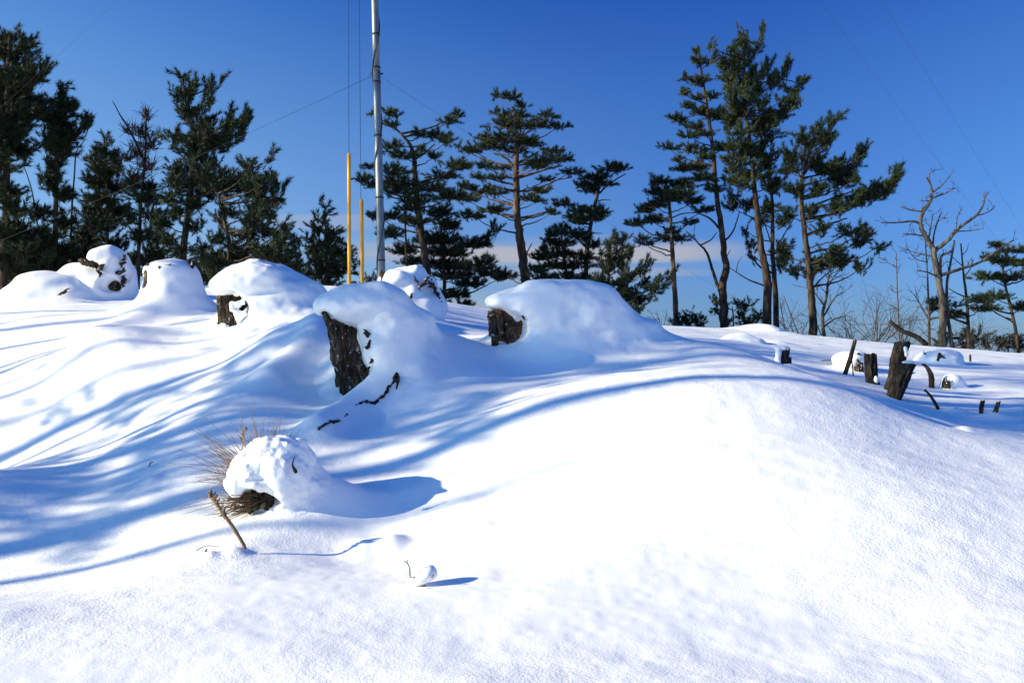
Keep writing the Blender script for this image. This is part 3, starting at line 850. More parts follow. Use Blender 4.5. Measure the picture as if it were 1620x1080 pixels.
tree('pine_tree', 'low dark pine with drooping layers between the mast and the round-topped pine', 25.5,
     [(703, 495), (703, 440), (700, 380), (692, 330)], 4, 1.5,
     [(693, 337, 26, 11), (707, 357, 24, 10), (693, 380, 42, 11), (747, 387, 33, 7), (710, 400, 46, 9), (640, 397, 23, 9), (707, 420, 46, 10), (750, 423, 33, 7), (720, 437, 42, 7), (747, 450, 32, 6), (773, 433, 18, 7),
      (720, 467, 24, 6), (730, 483, 20, 5), (713, 490, 17, 5), (767, 413, 15, 5), (650, 415, 20, 7), (790, 440, 14, 8)],
     arms=[([(740, 387), (765, 382), (785, 369)], 6)], dens=1.15, L=0.22, up=0.45)
tree('pine_tree', 'round-topped red pine with a straight orange trunk, at the centre', 26,
     [(832, 460), (828, 420), (822, 370), (818, 340), (817, 290), (817, 240), (823, 215)], 8.5, 3.5,
     [(806, 154, 20, 5), (787, 152, 6, 5), (827, 167, 13, 5), (784, 178, 11, 4), (812, 183, 26, 7), (864, 183, 17, 5), (812, 197, 42, 8), (885, 201, 17, 4), (851, 197, 28, 6), (800, 219, 50, 8), (763, 217, 11, 4), (747, 238, 17, 9),
      (775, 232, 26, 7), (726, 231, 6, 4), (839, 226, 20, 8), (812, 237, 28, 5), (729, 261, 15, 5), (873, 240, 20, 5), (891, 252, 22, 5), (858, 253, 33, 6), (851, 262, 28, 5), (766, 262, 12, 8), (790, 266, 17, 4), (787, 281, 17, 4),
      (757, 281, 13, 6), (738, 296, 20, 4), (766, 302, 26, 7), (787, 305, 18, 5), (735, 314, 24, 5), (781, 333, 26, 6), (747, 342, 30, 5), (903, 273, 23, 4), (864, 284, 13, 3), (854, 302, 20, 4), (836, 314, 13, 4), (851, 317, 13, 3),
      (891, 322, 24, 5), (873, 337, 13, 4)], bark='redbark', needle='needle2',
     limbs=[([(815, 266), (800, 250), (780, 242)], 2.5, 1.2), ([(820, 258), (835, 250), (852, 240)], 2.5, 1.2), ([(819, 346), (850, 339), (880, 331)], 2, 1), ([(820, 282), (858, 270), (890, 262)], 2, 1), ([(817, 302), (800, 299), (784, 299)], 1.6, .8),
            ([(818, 344), (806, 340), (795, 338)], 1.6, .8), ([(831, 405), (836, 395), (842, 384)], 1.3, .6), ([(862, 300), (875, 287), (905, 280)], 1.4, .8)], up=0.3, dens=1.2, L=0.19, rd=0.9)
tree('pine_tree', 'slim leaning pine with two flat plumes above the young pine with upturned shoots', 27,
     [(926, 475), (928, 400), (932, 370), (940, 330), (947, 300), (950, 280)], 4.5, 2,
     [(985, 267, 14, 5), (964, 268, 21, 6), (944, 280, 26, 7), (951, 290, 26, 7), (920, 293, 12, 5), (936, 302, 17, 5), (925, 333, 20, 7), (951, 336, 15, 8), (910, 344, 20, 7), (938, 345, 28, 6), (918, 352, 15, 5)], bark='bark', needle='needle',
     limbs=[([(948, 306), (965, 290), (990, 275)], 1.6, .8), ([(946, 318), (955, 316), (966, 317)], 1, .5), ([(935, 368), (945, 369), (953, 369)], 1, .5)], up=0.35, dens=1.3, L=0.2)
tree('pine_tree', 'low spreading dark pine behind the broad central stump', 25,
     [(900, 480), (898, 440), (892, 410), (888, 370)], 3.5, 1.5,
     [(889, 362, 18, 6), (874, 371, 13, 6), (905, 371, 20, 7), (866, 381, 10, 4), (887, 386, 28, 7), (923, 376, 17, 7), (938, 389, 15, 6), (861, 396, 13, 5), (887, 402, 33, 7), (855, 409, 20, 6), (923, 407, 23, 6), (881, 421, 33, 7),
      (855, 427, 23, 7), (918, 420, 28, 7), (855, 440, 28, 7), (905, 438, 28, 6), (800, 437, 20, 7), (930, 445, 20, 8)], dens=1.15, L=0.2, up=0.4)
tree('pine_tree', 'young pine with upturned shoots right of the broad central stump', 23,
     [(963, 510), (963, 440), (964, 400), (969, 374)], 2.5, 1,
     [(970, 373, 4, 7), (964, 386, 9, 7), (957, 402, 9, 6), (974, 407, 13, 5), (962, 422, 20, 7), (985, 422, 9, 5), (994, 435, 13, 6), (951, 446, 18, 8), (982, 446, 19, 7), (1019, 448, 9, 7), (1032, 456, 13, 6), (951, 461, 13, 7),
      (985, 464, 26, 8), (1008, 472, 25, 8), (977, 482, 17, 8), (1000, 490, 18, 7), (981, 498, 11, 7)],
     arms=[([(970, 402), (982, 396), (989, 387)], 5), ([(980, 413), (995, 406), (1005, 398)], 5), ([(990, 440), (1010, 433), (1022, 424)], 5), ([(1020, 462), (1040, 452), (1055, 444)], 5)],
     limbs=[([(975, 520), (990, 505), (1010, 488)], 1, .4), ([(980, 515), (1000, 500), (1020, 480)], .8, .4), ([(970, 515), (978, 500), (985, 480)], 1, .4)], dens=1.5, L=0.19)
tree('pine_tree', 'small red pine with a thin straight orange trunk and flat dark crown', 27,
     [(1070, 522), (1068, 470), (1065, 420), (1062, 370), (1060, 340), (1058, 315)], 5, 2.2,
     [(1043, 287, 20, 7), (1080, 293, 26, 7), (1046, 303, 26, 10), (1075, 306, 24, 8), (1064, 315, 33, 7), (1097, 319, 15, 6), (1021, 332, 17, 8), (1032, 349, 26, 7), (1005, 354, 17, 4), (1113, 333, 20, 5), (1035, 325, 20, 7),
      (1091, 353, 13, 4), (1064, 366, 13, 5), (1054, 378, 20, 6), (1078, 378, 13, 4), (1021, 386, 13, 4), (1016, 378, 9, 4)], bark='redbark', up=0.35, dens=1.3, L=0.2, rd=0.9,
     limbs=[([(1062, 345), (1080, 338), (1105, 336)], 1.2, .7), ([(1062, 350), (1040, 340), (1025, 332)], 1.2, .7)])
tree('pine_tree', 'tall slim pine with short level branches and a bare forked limb low down', 27,
     [(1146, 528), (1145, 490), (1143, 450), (1149, 425), (1145, 400), (1140, 350), (1134, 310), (1128, 240), (1120, 180), (1112, 130), (1105, 85)], 8, 1.5,
     [(1102, 82, 6, 7), (1104, 98, 13, 6), (1120, 101, 4, 3), (1084, 124, 8, 4), (1104, 130, 15, 7), (1118, 127, 6, 4), (1082, 147, 10, 4), (1104, 155, 10, 4), (1089, 169, 13, 5), (1108, 177, 18, 7), (1072, 188, 17, 4), (1084, 194, 10, 4),
      (1101, 201, 17, 4), (1089, 215, 17, 4), (1113, 212, 17, 6), (1055, 234, 19, 4), (1096, 238, 26, 6), (1135, 184, 18, 10), (1113, 248, 18, 5), (1075, 255, 8, 4), (1084, 267, 24, 6), (1108, 265, 18, 8), (1113, 282, 23, 7),
      (1144, 234, 18, 8), (1154, 272, 10, 4), (1125, 155, 10, 5), (1130, 300, 14, 6)], bark='bark', needle='needle2', up=0.4, dens=1.25, L=0.2,
     limbs=[([(1139, 462), (1128, 430), (1118, 400), (1105, 385), (1085, 365)], 3, .8), ([(1108, 388), (1125, 379), (1134, 367)], 1.4, .6), ([(1143, 385), (1160, 365), (1170, 335)], 1.8, .7), ([(1139, 362), (1122, 345), (1098, 335)], 2.2, .8), ([(1105, 385), (1098, 372), (1100, 352)], .8, .4), ([(1150, 405), (1156, 395)], .8, .4)])
tree('pine_tree', 'tallest pine on the right with a feathery crown swept to the right', 26,
     [(1213, 530), (1214, 450), (1211, 425), (1205, 395), (1198, 340), (1194, 300), (1188, 240), (1180, 180), (1177, 110), (1175, 60)], 8, 1.5,
     [(1175, 54, 5, 7), (1179, 67, 11, 10), (1159, 79, 9, 10), (1125, 72, 5, 5), (1130, 90, 8, 5), (1144, 89, 4, 7), (1168, 90, 15, 10), (1149, 106, 13, 11), (1168, 108, 18, 11), (1190, 116, 11, 8), (1156, 128, 18, 11), (1183, 130, 22, 11),
      (1164, 147, 23, 11), (1193, 147, 18, 11), (1255, 162, 12, 9), (1238, 160, 9, 6), (1168, 166, 28, 9), (1205, 162, 11, 8), (1164, 181, 28, 9), (1207, 183, 23, 8), (1241, 179, 11, 6), (1217, 195, 26, 8), (1154, 195, 18, 8),
      (1202, 205, 23, 8), (1164, 209, 23, 7), (1217, 214, 15, 6), (1173, 229, 23, 8), (1205, 231, 23, 8), (1173, 243, 26, 8), (1212, 246, 23, 8), (1168, 258, 23, 7), (1207, 260, 26, 7), (1173, 277, 23, 6), (1154, 282, 17, 5), (1224, 290, 20, 7),
      (1178, 291, 23, 5), (1208, 277, 18, 6)],
     arms=[([(1186, 98), (1196, 80), (1204, 60)], 6), ([(1192, 122), (1212, 113), (1222, 102)], 7), ([(1200, 152), (1225, 130), (1240, 120), (1252, 102)], 8), ([(1240, 126), (1250, 150), (1262, 136), (1270, 130)], 7), ([(1200, 190), (1240, 178), (1262, 160)], 7)],
     bark='bark', needle='needle2', dens=1.15, L=0.21)
tree('pine_tree', 'thin-crowned pine growing close behind the tallest pine on the right', 27,
     [(1229, 532), (1226, 450), (1222, 400), (1222, 330), (1217, 268)], 5.5, 2,
     [(1158, 312, 15, 5), (1158, 327, 13, 7), (1183, 325, 13, 10), (1223, 296, 18, 8), (1188, 389, 9, 5), (1180, 365, 7, 5), (1236, 390, 13, 6), (1242, 406, 17, 7), (1234, 421, 11, 5), (1193, 406, 8, 4), (1215, 328, 17, 8), (1240, 350, 14, 7), (1205, 350, 12, 6)],
     limbs=[([(1222, 432), (1200, 420), (1186, 396), (1180, 370)], 1.8, .8), ([(1212, 453), (1182, 441), (1155, 424)], 1.6, .5), ([(1225, 402), (1240, 372), (1256, 345)], 1.5, .7), ([(1165, 430), (1168, 415), (1175, 405)], .7, .3), ([(1222, 390), (1212, 360), (1205, 330)], 1.4, .6)], dens=1.1, L=0.21)
tree('pine_tree', 'windswept dark pine whose long branches sweep up to the right', 25,
     [(1285, 545), (1286, 500), (1282, 450), (1277, 400), (1272, 360), (1268, 320), (1268, 280)], 7, 2.5,
     [(1269, 213, 9, 7), (1300, 206, 8, 7), (1281, 228, 23, 10), (1304, 224, 15, 10), (1256, 250, 20, 11), (1281, 257, 28, 11), (1304, 268, 26, 10), (1248, 268, 17, 8), (1333, 268, 26, 11), (1333, 287, 28, 10), (1356, 284, 9, 9), (1359, 317, 26, 8),
      (1378, 309, 23, 8), (1400, 304, 13, 6), (1248, 339, 13, 10), (1285, 335, 18, 7), (1326, 331, 23, 8), (1300, 361, 18, 7), (1348, 365, 20, 7), (1367, 368, 15, 6), (1356, 383, 23, 6), (1389, 392, 11, 4), (1311, 402, 26, 8), (1330, 413, 26, 7),
      (1300, 416, 26, 7), (1363, 424, 18, 4), (1256, 428, 17, 5), (1281, 431, 15, 4), (1237, 398, 13, 7), (1262, 300, 18, 9), (1290, 300, 24, 9)],
     arms=[([(1298, 217), (1315, 202), (1328, 186)], 7), ([(1310, 272), (1340, 257), (1360, 253), (1370, 239)], 8), ([(1300, 327), (1340, 320), (1375, 303), (1400, 297), (1418, 280)], 9)],
     limbs=[([(1272, 332), (1300, 320), (1350, 302)], 2, 1), ([(1275, 372), (1310, 356), (1340, 345)], 2, 1), ([(1281, 440), (1265, 425), (1252, 420)], 1.2, .6), ([(1283, 460), (1300, 440), (1320, 425)], 1.5, .7)], dens=1.15, L=0.22)
tree('pine_tree', 'thin pine with sparse level foliage, right behind the grey dead tree', 26,
     [(1533, 560), (1530, 480), (1525, 440), (1520, 385)], 3.6, 1,
     [(1500, 482, 22, 5), (1478, 488, 14, 5), (1545, 475, 16, 5), (1505, 500, 24, 6), (1480, 475, 12, 4), (1550, 490, 14, 4)],
     limbs=[([(1531, 500), (1515, 495), (1495, 490)], 1.2, .5), ([(1528, 470), (1510, 462), (1500, 455)], 1.2, .5), ([(1530, 490), (1550, 478), (1565, 470)], 1.2, .5), ([(1524, 440), (1535, 425), (1540, 410)], 1, .4), ([(1522, 420), (1505, 405), (1495, 395)], .8, .3), ([(1521, 405), (1530, 395), (1532, 385)], .8, .3)], needle='needle2', dens=0.9, L=0.2, up=.35)
tree('pine_tree', 'leaning olive pine with flat layers, cut by the right edge of the photo', 25,
     [(1612, 565), (1608, 530), (1600, 490), (1590, 450), (1586, 420)], 3.5, 1.5,
     [(1575, 387, 11, 5), (1593, 396, 15, 4), (1570, 408, 20, 5), (1593, 414, 28, 6), (1564, 438, 26, 7), (1599, 441, 23, 6), (1575, 470, 26, 6), (1555, 476, 20, 5), (1564, 488, 17, 4), (1611, 417, 18, 6), (1614, 396, 11, 6), (1614, 487, 15, 8), (1640, 430, 25, 15)],
     limbs=[([(1604, 510), (1585, 500), (1570, 490)], 1.3, .6), ([(1609, 525), (1590, 535), (1570, 545)], 1.3, .7)], needle='needle2', dens=1.15, L=0.2, up=.35)


# ------------------------------------------------------------------ bare trees, saplings, bushes
def bare(name, label, Y, lines, mat, cat, group=None, sub=0, seed=1, px=None, sublen=14):
    g = np.random.default_rng(seed)
    s = Y / F
    bx = px if px is not None else lines[0][0][0][0]
    base = ground_at(bx, Y)
    b = MB()
    for li, (pts, ra, rb) in enumerate(lines):
        ra *= .82; rb *= .82
        dy = 0 if li == 0 else g.uniform(-.35, .35)
        w = [P(p[0], p[1], Y + (dy * i / max(1, len(pts) - 1))) for i, p in enumerate(pts)]
        if li == 0:
            w = [np.array(base) - np.array([0, 0, .2])] + [q for q in w if q[2] > base[2] + .05]
        c = spline(w, 6)
        r = np.linspace(ra, rb, len(c)) * s
        b.tube(c + g.normal(0, .10, c.shape) * r[:, None], r, 8 if ra > 2 else 5, 0.08)
        for k in range(int(sub * len(c) / 6)):
            i = g.integers(max(1, len(c) // 4), len(c))
            tg = c[min(i + 1, len(c) - 1)] - c[i - 1]; tg /= (np.linalg.norm(tg) + 1e-9)
            d = tg * .5 + g.normal(0, .6, 3) + np.array([0, 0, .35]); d /= np.linalg.norm(d)
            L = sublen * s * (.4 + g.random())
            m1 = c[i] + d * L * .5 + g.normal(0, .03, 3); e = c[i] + d * L + np.array([0, 0, .1 * L])
            b.tube([c[i], m1, e], [max(.006, min(r[i] * .5, .014)), .006, .0035], 4)
            for kk in range(2):
                d2 = d + g.normal(0, .5, 3); d2 /= np.linalg.norm(d2)
                b.tube([m1, m1 + d2 * L * .4], [.005, .003], 3)
    root = thing(name, base, label, cat, group)
    b.build('trunk' if 'tree' in name or 'sapling' in name else 'branches', M[mat], root, base)
    return root


bare('dead_tree', 'grey leafless dead tree with forked crooked limbs, at the right', 24,
     [([(1491, 555), (1491, 500), (1490, 470), (1482, 430), (1478, 400), (1477, 392)], 7.5, 5),
      ([(1477, 394), (1465, 375), (1457, 358), (1458, 340), (1468, 325), (1474, 310), (1473, 295), (1466, 280)], 5, 1.6),
      ([(1460, 357), (1445, 350), (1420, 352), (1396, 352)], 2.6, 1), ([(1461, 373), (1445, 371), (1428, 370)], 2, .9), ([(1461, 334), (1445, 333), (1424, 327)], 2.2, 1), ([(1473, 306), (1488, 295), (1500, 282)], 2, .8), ([(1473, 314), (1495, 306), (1512, 297)], 2.2, .8),
      ([(1472, 292), (1470, 276), (1482, 268)], 1.4, .6), ([(1455, 336), (1460, 330), (1463, 328)], 1.4, .7),
      ([(1480, 396), (1500, 380), (1512, 365), (1525, 355), (1545, 340), (1555, 325), (1558, 310)], 4.2, 1.4), ([(1543, 342), (1560, 337), (1572, 330)], 1.6, .7), ([(1515, 366), (1535, 365), (1556, 362)], 1.3, .7), ([(1513, 362), (1514, 345), (1517, 338)], 1.2, .6),
      ([(1469, 380), (1473, 355), (1476, 337)], 1.8, .8), ([(1475, 390), (1480, 360), (1490, 335)], 2, .8), ([(1482, 352), (1492, 346), (1500, 344)], 1, .5),
      ([(1480, 436), (1465, 430), (1450, 428)], 1.8, .8), ([(1478, 406), (1450, 400), (1429, 393)], 1.7, .7), ([(1487, 436), (1520, 425), (1550, 415), (1580, 395), (1603, 380)], 3.6, 1.4),
      ([(1507, 552), (1500, 500), (1498, 450), (1505, 410), (1510, 380)], 4, 1.5), ([(1488, 460), (1488, 420), (1490, 405), (1505, 398)], 3, 2)],
     'grey', 'dead tree', sub=2.2, seed=4, sublen=14)
bare('bare_sapling', 'thin leafless upright sapling left of the grey dead tree', 22, [([(1424, 555), (1420, 470), (1418, 400)], 2, .7), ([(1419, 425), (1405, 415), (1398, 410)], .8, .4), ([(1420, 465), (1405, 455)], .8, .4), ([(1421, 490), (1405, 480)], .8, .4)], 'twig', 'sapling', 'bare saplings', sub=3, seed=6, sublen=14)
bare('bare_sapling', 'leafless thin tree with tangled twigs touching the left of the grey dead trunk', 25, [([(1470, 555), (1470, 510), (1468, 450), (1464, 380)], 4, 1), ([(1469, 505), (1455, 480), (1446, 465)], 1.8, .7), ([(1470, 500), (1482, 480), (1490, 470)], 1.6, .7), ([(1468, 415), (1450, 410), (1440, 400)], 1, .5)], 'twig', 'sapling', 'bare saplings', sub=4, seed=7, sublen=22)
bare('bare_tree', 'small twisted leafless tree at the foot of the windswept dark pine', 26,
     [([(1306, 548), (1301, 505), (1307, 470), (1311, 435)], 4.5, 2), ([(1303, 500), (1320, 472), (1335, 462)], 2, .7), ([(1302, 518), (1320, 505), (1338, 500)], 2, .7), ([(1305, 485), (1290, 465), (1278, 450)], 1.8, .6), ([(1309, 455), (1318, 440), (1325, 430)], 1.6, .6), ([(1300, 530), (1290, 510), (1280, 500)], 1.2, .5)], 'twig', 'tree', None, sub=3, seed=8, sublen=26)
bare('bare_sapling', 'thin dead stem standing at the right foot of the tallest right pine', 25, [([(1248, 545), (1240, 510), (1234, 478)], 1.6, .8)], 'twig', 'sapling', 'bare saplings', sub=3, seed=9, sublen=20)
bare('bare_sapling', 'thin dead stem slanting up to the left, between the tallest pine and the windswept pine', 25.3, [([(1272, 545), (1255, 508), (1240, 468)], 1.5, .7)], 'twig', 'sapling', 'bare saplings', sub=3, seed=19, sublen=20)


def shrub(label, Y, cx, w, top, n0, mat='twig', seed=1, r=.011, group='leafless shrubs'):
    g = np.random.default_rng(seed); s = Y / F
    base = ground_at(cx, Y); b = MB()
    H = max(.3, P(cx, top, Y)[2] - base[2])

    def grow(p, d, L, r, lev):
        pts = [p]; q = p.copy()
        for i in range(4):
            d = d + g.normal(0, .16, 3); d /= np.linalg.norm(d)
            q = q + d * L / 4; pts.append(q.copy())
        b.tube(np.array(pts), np.linspace(r, r * .5, 5), 4)
        if lev:
            for k in range(3):
                i = g.integers(1, 5)
                d2 = d + g.normal(0, .55, 3) + np.array([0, 0, .15]); d2 /= np.linalg.norm(d2)
                grow(pts[i], d2, L * .55, r * .55, lev - 1)
    n = int(n0 * 1.7)
    for k in range(n):
        d = np.array([g.normal(0, .25 + w * s * .5), g.normal(0, .35), 1.0]); d /= np.linalg.norm(d)
        p = base + np.array([g.normal(0, .04), g.normal(0, .04), -.1])
        grow(p, d, H * (.55 + .4 * g.random()), r, 2)
    root = thing('bare_shrub', base, label, 'shrub', group)
    b.build('branches', M[mat], root, base)


shrub('fine leafless shrub on the snow edge left of the thin upright sapling', 24, 1385, 40, 455, 9, seed=3)
shrub('low leafless shrub between the twisted small tree and the fine shrub', 25, 1345, 30, 490, 7, seed=4)
shrub('leafless shrub at the foot of the thin upright sapling', 24, 1432, 36, 490, 7, seed=5)
shrub('low leafless shrub right of the grey dead trunk', 25, 1550, 50, 500, 9, seed=6)
shrub('small leafless bush left of the small red pine', 26, 1048, 26, 485, 4, seed=7)
shrub('low leafless bush on the snow edge below the windswept pine', 26, 1262, 40, 490, 6, seed=8)
shrub('pale twiggy bush at the far right edge', 26, 1600, 50, 510, 9, seed=9)
tree('pine_bush', 'low pine bush with pale stems behind the pine with the forked limb', 28, [(1160, 530), (1160, 500), (1158, 485)], 1.5, 1,
     [(1138, 478, 9, 6), (1140, 495, 13, 6), (1180, 480, 14, 6), (1172, 495, 10, 5), (1186, 507, 22, 6), (1150, 508, 12, 6), (1200, 500, 12, 6)], bark='grey', group='low pine bushes', cat='bush', dens=1.2, L=.18)
tree('pine_bush', 'low dark pine bush right at the foot of the small red pine', 27, [(1092, 525), (1092, 512)], 1.5, 1, [(1085, 506, 16, 6), (1100, 503, 12, 6), (1105, 512, 10, 5), (1072, 513, 12, 4)], group='low pine bushes', cat='bush', dens=1.5, L=.18)
tree('pine_bush', 'low scrubby pine bush right behind the leaning dead branch and grey trunk', 27, [(1530, 560), (1530, 535)], 1.5, 1, [(1510, 533, 18, 5), (1540, 530, 20, 5), (1560, 540, 18, 5), (1525, 543, 25, 5), (1490, 543, 14, 5)], needle='needle2', group='low pine bushes', cat='bush', dens=1.2, L=.18)
tree('pine_bush', 'low scrubby pine bush at the far right edge', 27, [(1595, 560), (1595, 540)], 1.5, 1, [(1585, 543, 18, 5), (1605, 538, 18, 6), (1615, 546, 20, 5)], needle='needle2', group='low pine bushes', cat='bush', dens=1.2, L=.18)
tree('pine_bush', 'tiny tuft of pine right of the two yellow tubes', 20, [(585, 455), (585, 440)], 1, .6, [(586, 440, 6, 6), (583, 447, 9, 4)], group='low pine bushes', cat='bush', dens=1.5, L=.14)

# fallen dead branch
bb = MB(); bb.tube(spline([P(1408, 508, 22), P(1425, 522, 22), P(1450, 533, 22), P(1466, 546, 22)], 5), np.linspace(.045, .07, 16), 7, .15)
tag(bb.build('fallen_branch', M['dark'], None, P(1466, 546, 22)), 'thick dark dead branch slanting on the snow edge left of the grey dead tree', 'branch')

# ------------------------------------------------------------------ stubs and sticks in the right field
def post(label, name, Y, pts, r, mat='dark', cat='stub', group='cut stubs in the right-hand snow', cap=None, seed=1, sub=None, depth=.14, ridges=12):
    base = ground_at(pts[0][0], Y)
    t = thing(name, base, label, cat, group)
    s = Y / F
    ax = [P(p[0], p[1], Y + (p[2] if len(p) > 2 else 0)) for p in pts]
    d0 = ax[0] - ax[1]; d0 /= np.linalg.norm(d0)
    ax = [ax[0] + d0 * .25] + ax
    bark_trunk('trunk', ax, [q * s for q in ([r[0]] + list(r))], t, base, M[mat], seed, ridges, depth, .02)
    if cap:
        snow_lump('snow_cap', [E(c[0], c[1], Y + (c[4] if len(c) > 4 else 0), c[2], c[3], c[2] * s * .9) for c in cap], [], .011, .03, .05, ((7, .012),), t, base, ground=False)
    if sub:
        for (pp, ra, rb) in sub:
            b = MB(); b.tube(spline([P(q[0], q[1], Y) for q in pp], 5), np.linspace(ra * s, rb * s, len(spline([P(q[0], q[1], Y) for q in pp], 5))), 7, .15)
            b.build('side_stem', M[mat], t, base)
    return t


post('thick dark leaning stub in front of the upright one, the largest in the right-hand snow', 'tree_stub', 10.0, [(1414, 632), (1424, 600), (1435, 576)], [13, 14, 13.5], cap=[(1437, 573, 11, 4)], seed=2)
post('thick dark upright stub with a broken top behind the largest leaning stub', 'tree_stub', 10.5, [(1414, 600), (1420, 570), (1428, 541)], [12, 12, 12.5], cap=[(1434, 560, 3, 5, -.09), (1432, 552, 3, 4, -.09)], seed=3, sub=[([(1413, 590), (1416, 570), (1415, 555)], 5, 3)])
post('straight dark stub with a thin split sliver at its right edge', 'tree_stub', 10.9, [(1380, 607), (1377, 585), (1377, 560)], [11, 10, 9.5], seed=4, sub=[([(1388, 605), (1387, 580), (1386, 561)], 1.5, 1.2)], cap=[(1385, 600, 4, 6, -.06)])
post('thin dark pole leaning to the right, left of the straight dark stub', 'wooden_stake', 11.6, [(1336, 595), (1345, 567), (1353, 538)], [4, 3.6, 3.2], seed=5, cat='stake', sub=[([(1350, 594), (1348, 575), (1347, 560)], 1, .7)])
post('dark stub under a blob of snow, leftmost in the right-hand snow behind the hump', 'tree_stub', 11.3, [(1236, 580), (1237, 565), (1239, 550)], [12, 11.5, 11], seed=6, cap=[(1236, 551, 12, 4), (1231, 558, 5, 8, -.085), (1230, 570, 5, 9, -.095), (1229, 579, 7, 5, -.10)])
post('tiny dark peg right beside the leftmost snow-topped stub', 'wooden_peg', 11.3, [(1250, 579), (1250, 565)], [2.6, 2.2], seed=7, cat='peg')
post('curved dark stick bending to the left, right of the thick leaning pair', 'curved_stick', 12, [(1474, 612), (1473, 595), (1468, 583), (1460, 575)], [4.5, 4.2, 3.6, 3.2], seed=8, cat='stick', group='sticks in the right-hand snow')
post('slanting thin stick whose top points left, below the curved stick', 'leaning_stick', 9.8, [(1485, 652), (1482, 642), (1472, 626), (1463, 616)], [3.2, 3, 2.5, 2], seed=9, cat='stick', group='sticks in the right-hand snow')
post('short upright brown peg, left of the forward-leaning one at the right', 'wooden_peg', 9.8, [(1552, 654), (1553, 643), (1555, 633)], [3.6, 3.6, 3.4], seed=10, cat='peg', mat='stumpred')
post('brown peg leaning right, rightmost in the snow at the right', 'wooden_peg', 9.4, [(1571, 664), (1575, 650), (1580, 635)], [4, 3.8, 3], seed=11, cat='peg', mat='stumpred')
post('tiny broken tip in the snow between the slanting stick and the pegs', 'wooden_peg', 9.7, [(1511, 652), (1510, 645)], [3.5, 3], seed=12, cat='peg', mat='grey')
post('slanted twig tip sticking up behind the thin leaning pole', 'wooden_peg', 13.5, [(1326, 579), (1333, 572)], [1.6, 1.2], seed=13, cat='peg')
post('tiny peg on the far snow right of the snowy mound', 'wooden_peg', 16, [(1535, 566), (1535, 561)], [1.6, 1.3], seed=14, cat='peg', mat='stumpred')
post('tiny dark twig tip at the snow edge by the right side', 'wooden_peg', 7.2, [(1578, 694), (1583, 687)], [3, 2], seed=15, cat='peg')
post('small post on the dark debris at the end of the central drift', 'wooden_peg', 8.4, [(1034, 532), (1033, 520)], [2, 1.8], seed=16, cat='peg')
tw = MB(); tw.tube(spline([P(1290, 573, 13.5), P(1305, 570, 13.5), P(1322, 571, 13.5), P(1335, 572, 13.5)], 4), np.linspace(.008, .012, 13), 5, .1); tw.tube(spline([P(1290, 573, 13.5), P(1312, 575, 13.4)], 4), np.linspace(.007, .007, 5), 5, .1)
tag(tw.build('fallen_twig', M['straw'], None, P(1312, 573, 13.5)), 'thin fallen twig lying on the snow left of the snow mound with a bark stub', 'twig')


def mound(label, Y, gp, blobs, h, trunk=None, fl=(), flmat='stump', sz=.04):
    base = ground_at(gp, Y)
    t = thing('snowy_stump', base, label, 'stump', 'low snowed-over stumps')
    if trunk:
        bark_trunk('trunk', [P(*q) for q in trunk[0]], trunk[1], t, base, M['stump'], 4.2, 12, .15, .03)
    snow_lump('snow_cap', blobs, [], h, .1, .12, ((2.5, .03), (7, .012)), t, base)
    if fl: flakes([P(*q) for q in fl], sz, M[flmat], t, base)


mound('round snow mound with a strip of bark at its right, behind the leaning pole', 13, 1350, [E(1340, 568, 13, 20, 9, .2), E(1355, 568, 13, 20, 11, .22)], .02, ([(1359, 595, 12.85), (1357, 572, 12.85), (1356, 560, 12.85)], [.07, .07, .06]), [(1358, 580, 12.72), (1358, 572, 12.74)])
mound('low snow mound with two crossed sticks on its front, near the grey dead tree', 15.5, 1487, [E(1478, 566, 15.5, 22, 10, .28), E(1495, 565, 15.5, 22, 10, .28), E(1486, 570, 15.4, 32, 8, .3)], .022, None, [(1465, 562, 15.35), (1503, 574, 15.2)], sz=.045)
st = MB(); st.tube([P(1483, 571, 15.1), P(1487, 559, 15.15)], [.02, .03], 6, .1); st.tube([P(1484, 561, 15.12), P(1505, 573, 15.1)], [.02, .025], 6, .1)
tag(st.build('crossed_sticks', M['stump'], None, P(1490, 566, 15.1)), 'two crossed brown sticks on the low snow mound near the grey dead tree', 'sticks')
mound('smooth low snow mound in front of the slim pine with the forked limb', 15.5, 1178, [E(1168, 537, 15.5, 22, 9, .3), E(1186, 540, 15.5, 24, 9, .3)], .022, None, [(1184, 543, 15.2)], sz=.03)
mound('low snow hump with dark specks at the foot of the tallest right pine', 21, 1208, [E(1200, 521, 21, 22, 6, .35), E(1216, 525, 21, 18, 6, .35)], .028, None, [(1220, 525, 20.7), (1232, 529, 20.8)], 'dark', .04)
mound('small snow-capped stub with a dark front, right of the curved stick', 12, 1502, [E(1505, 604, 12, 12, 9, .12), E(1512, 608, 12.05, 10, 7, .1)], .014, ([(1500, 620, 11.95), (1498, 606, 11.93)], [.07, .065]), [(1495, 604, 11.86), (1499, 606, 11.85)], sz=.04)

# dark debris on the drift ridge
db = thing('broken_branches', ground_at(1022, 8.35), 'dark broken branch bits half buried at the right end of the central drift', 'branches')
flakes([P(1010, 527, 8.3), P(1020, 532, 8.3), P(1027, 536, 8.28), P(1038, 533, 8.32)], .035, M['dark'], db, ground_at(1022, 8.35), 'branch_bit')


# half-buried root in front of the left-centre stump
def on_ground(px, py, Y0=4.0, Y1=12.0):
    ys = np.linspace(Y0, Y1, 400)
    g = height((px - 810) / F * ys, ys)
    z = CAMZ + (YH - py) / F * ys
    i = np.argmax(g >= z)
    return np.array([(px - 810) / F * ys[i], ys[i], g[i]]) if (g >= z).any() else P(px, py, 7)


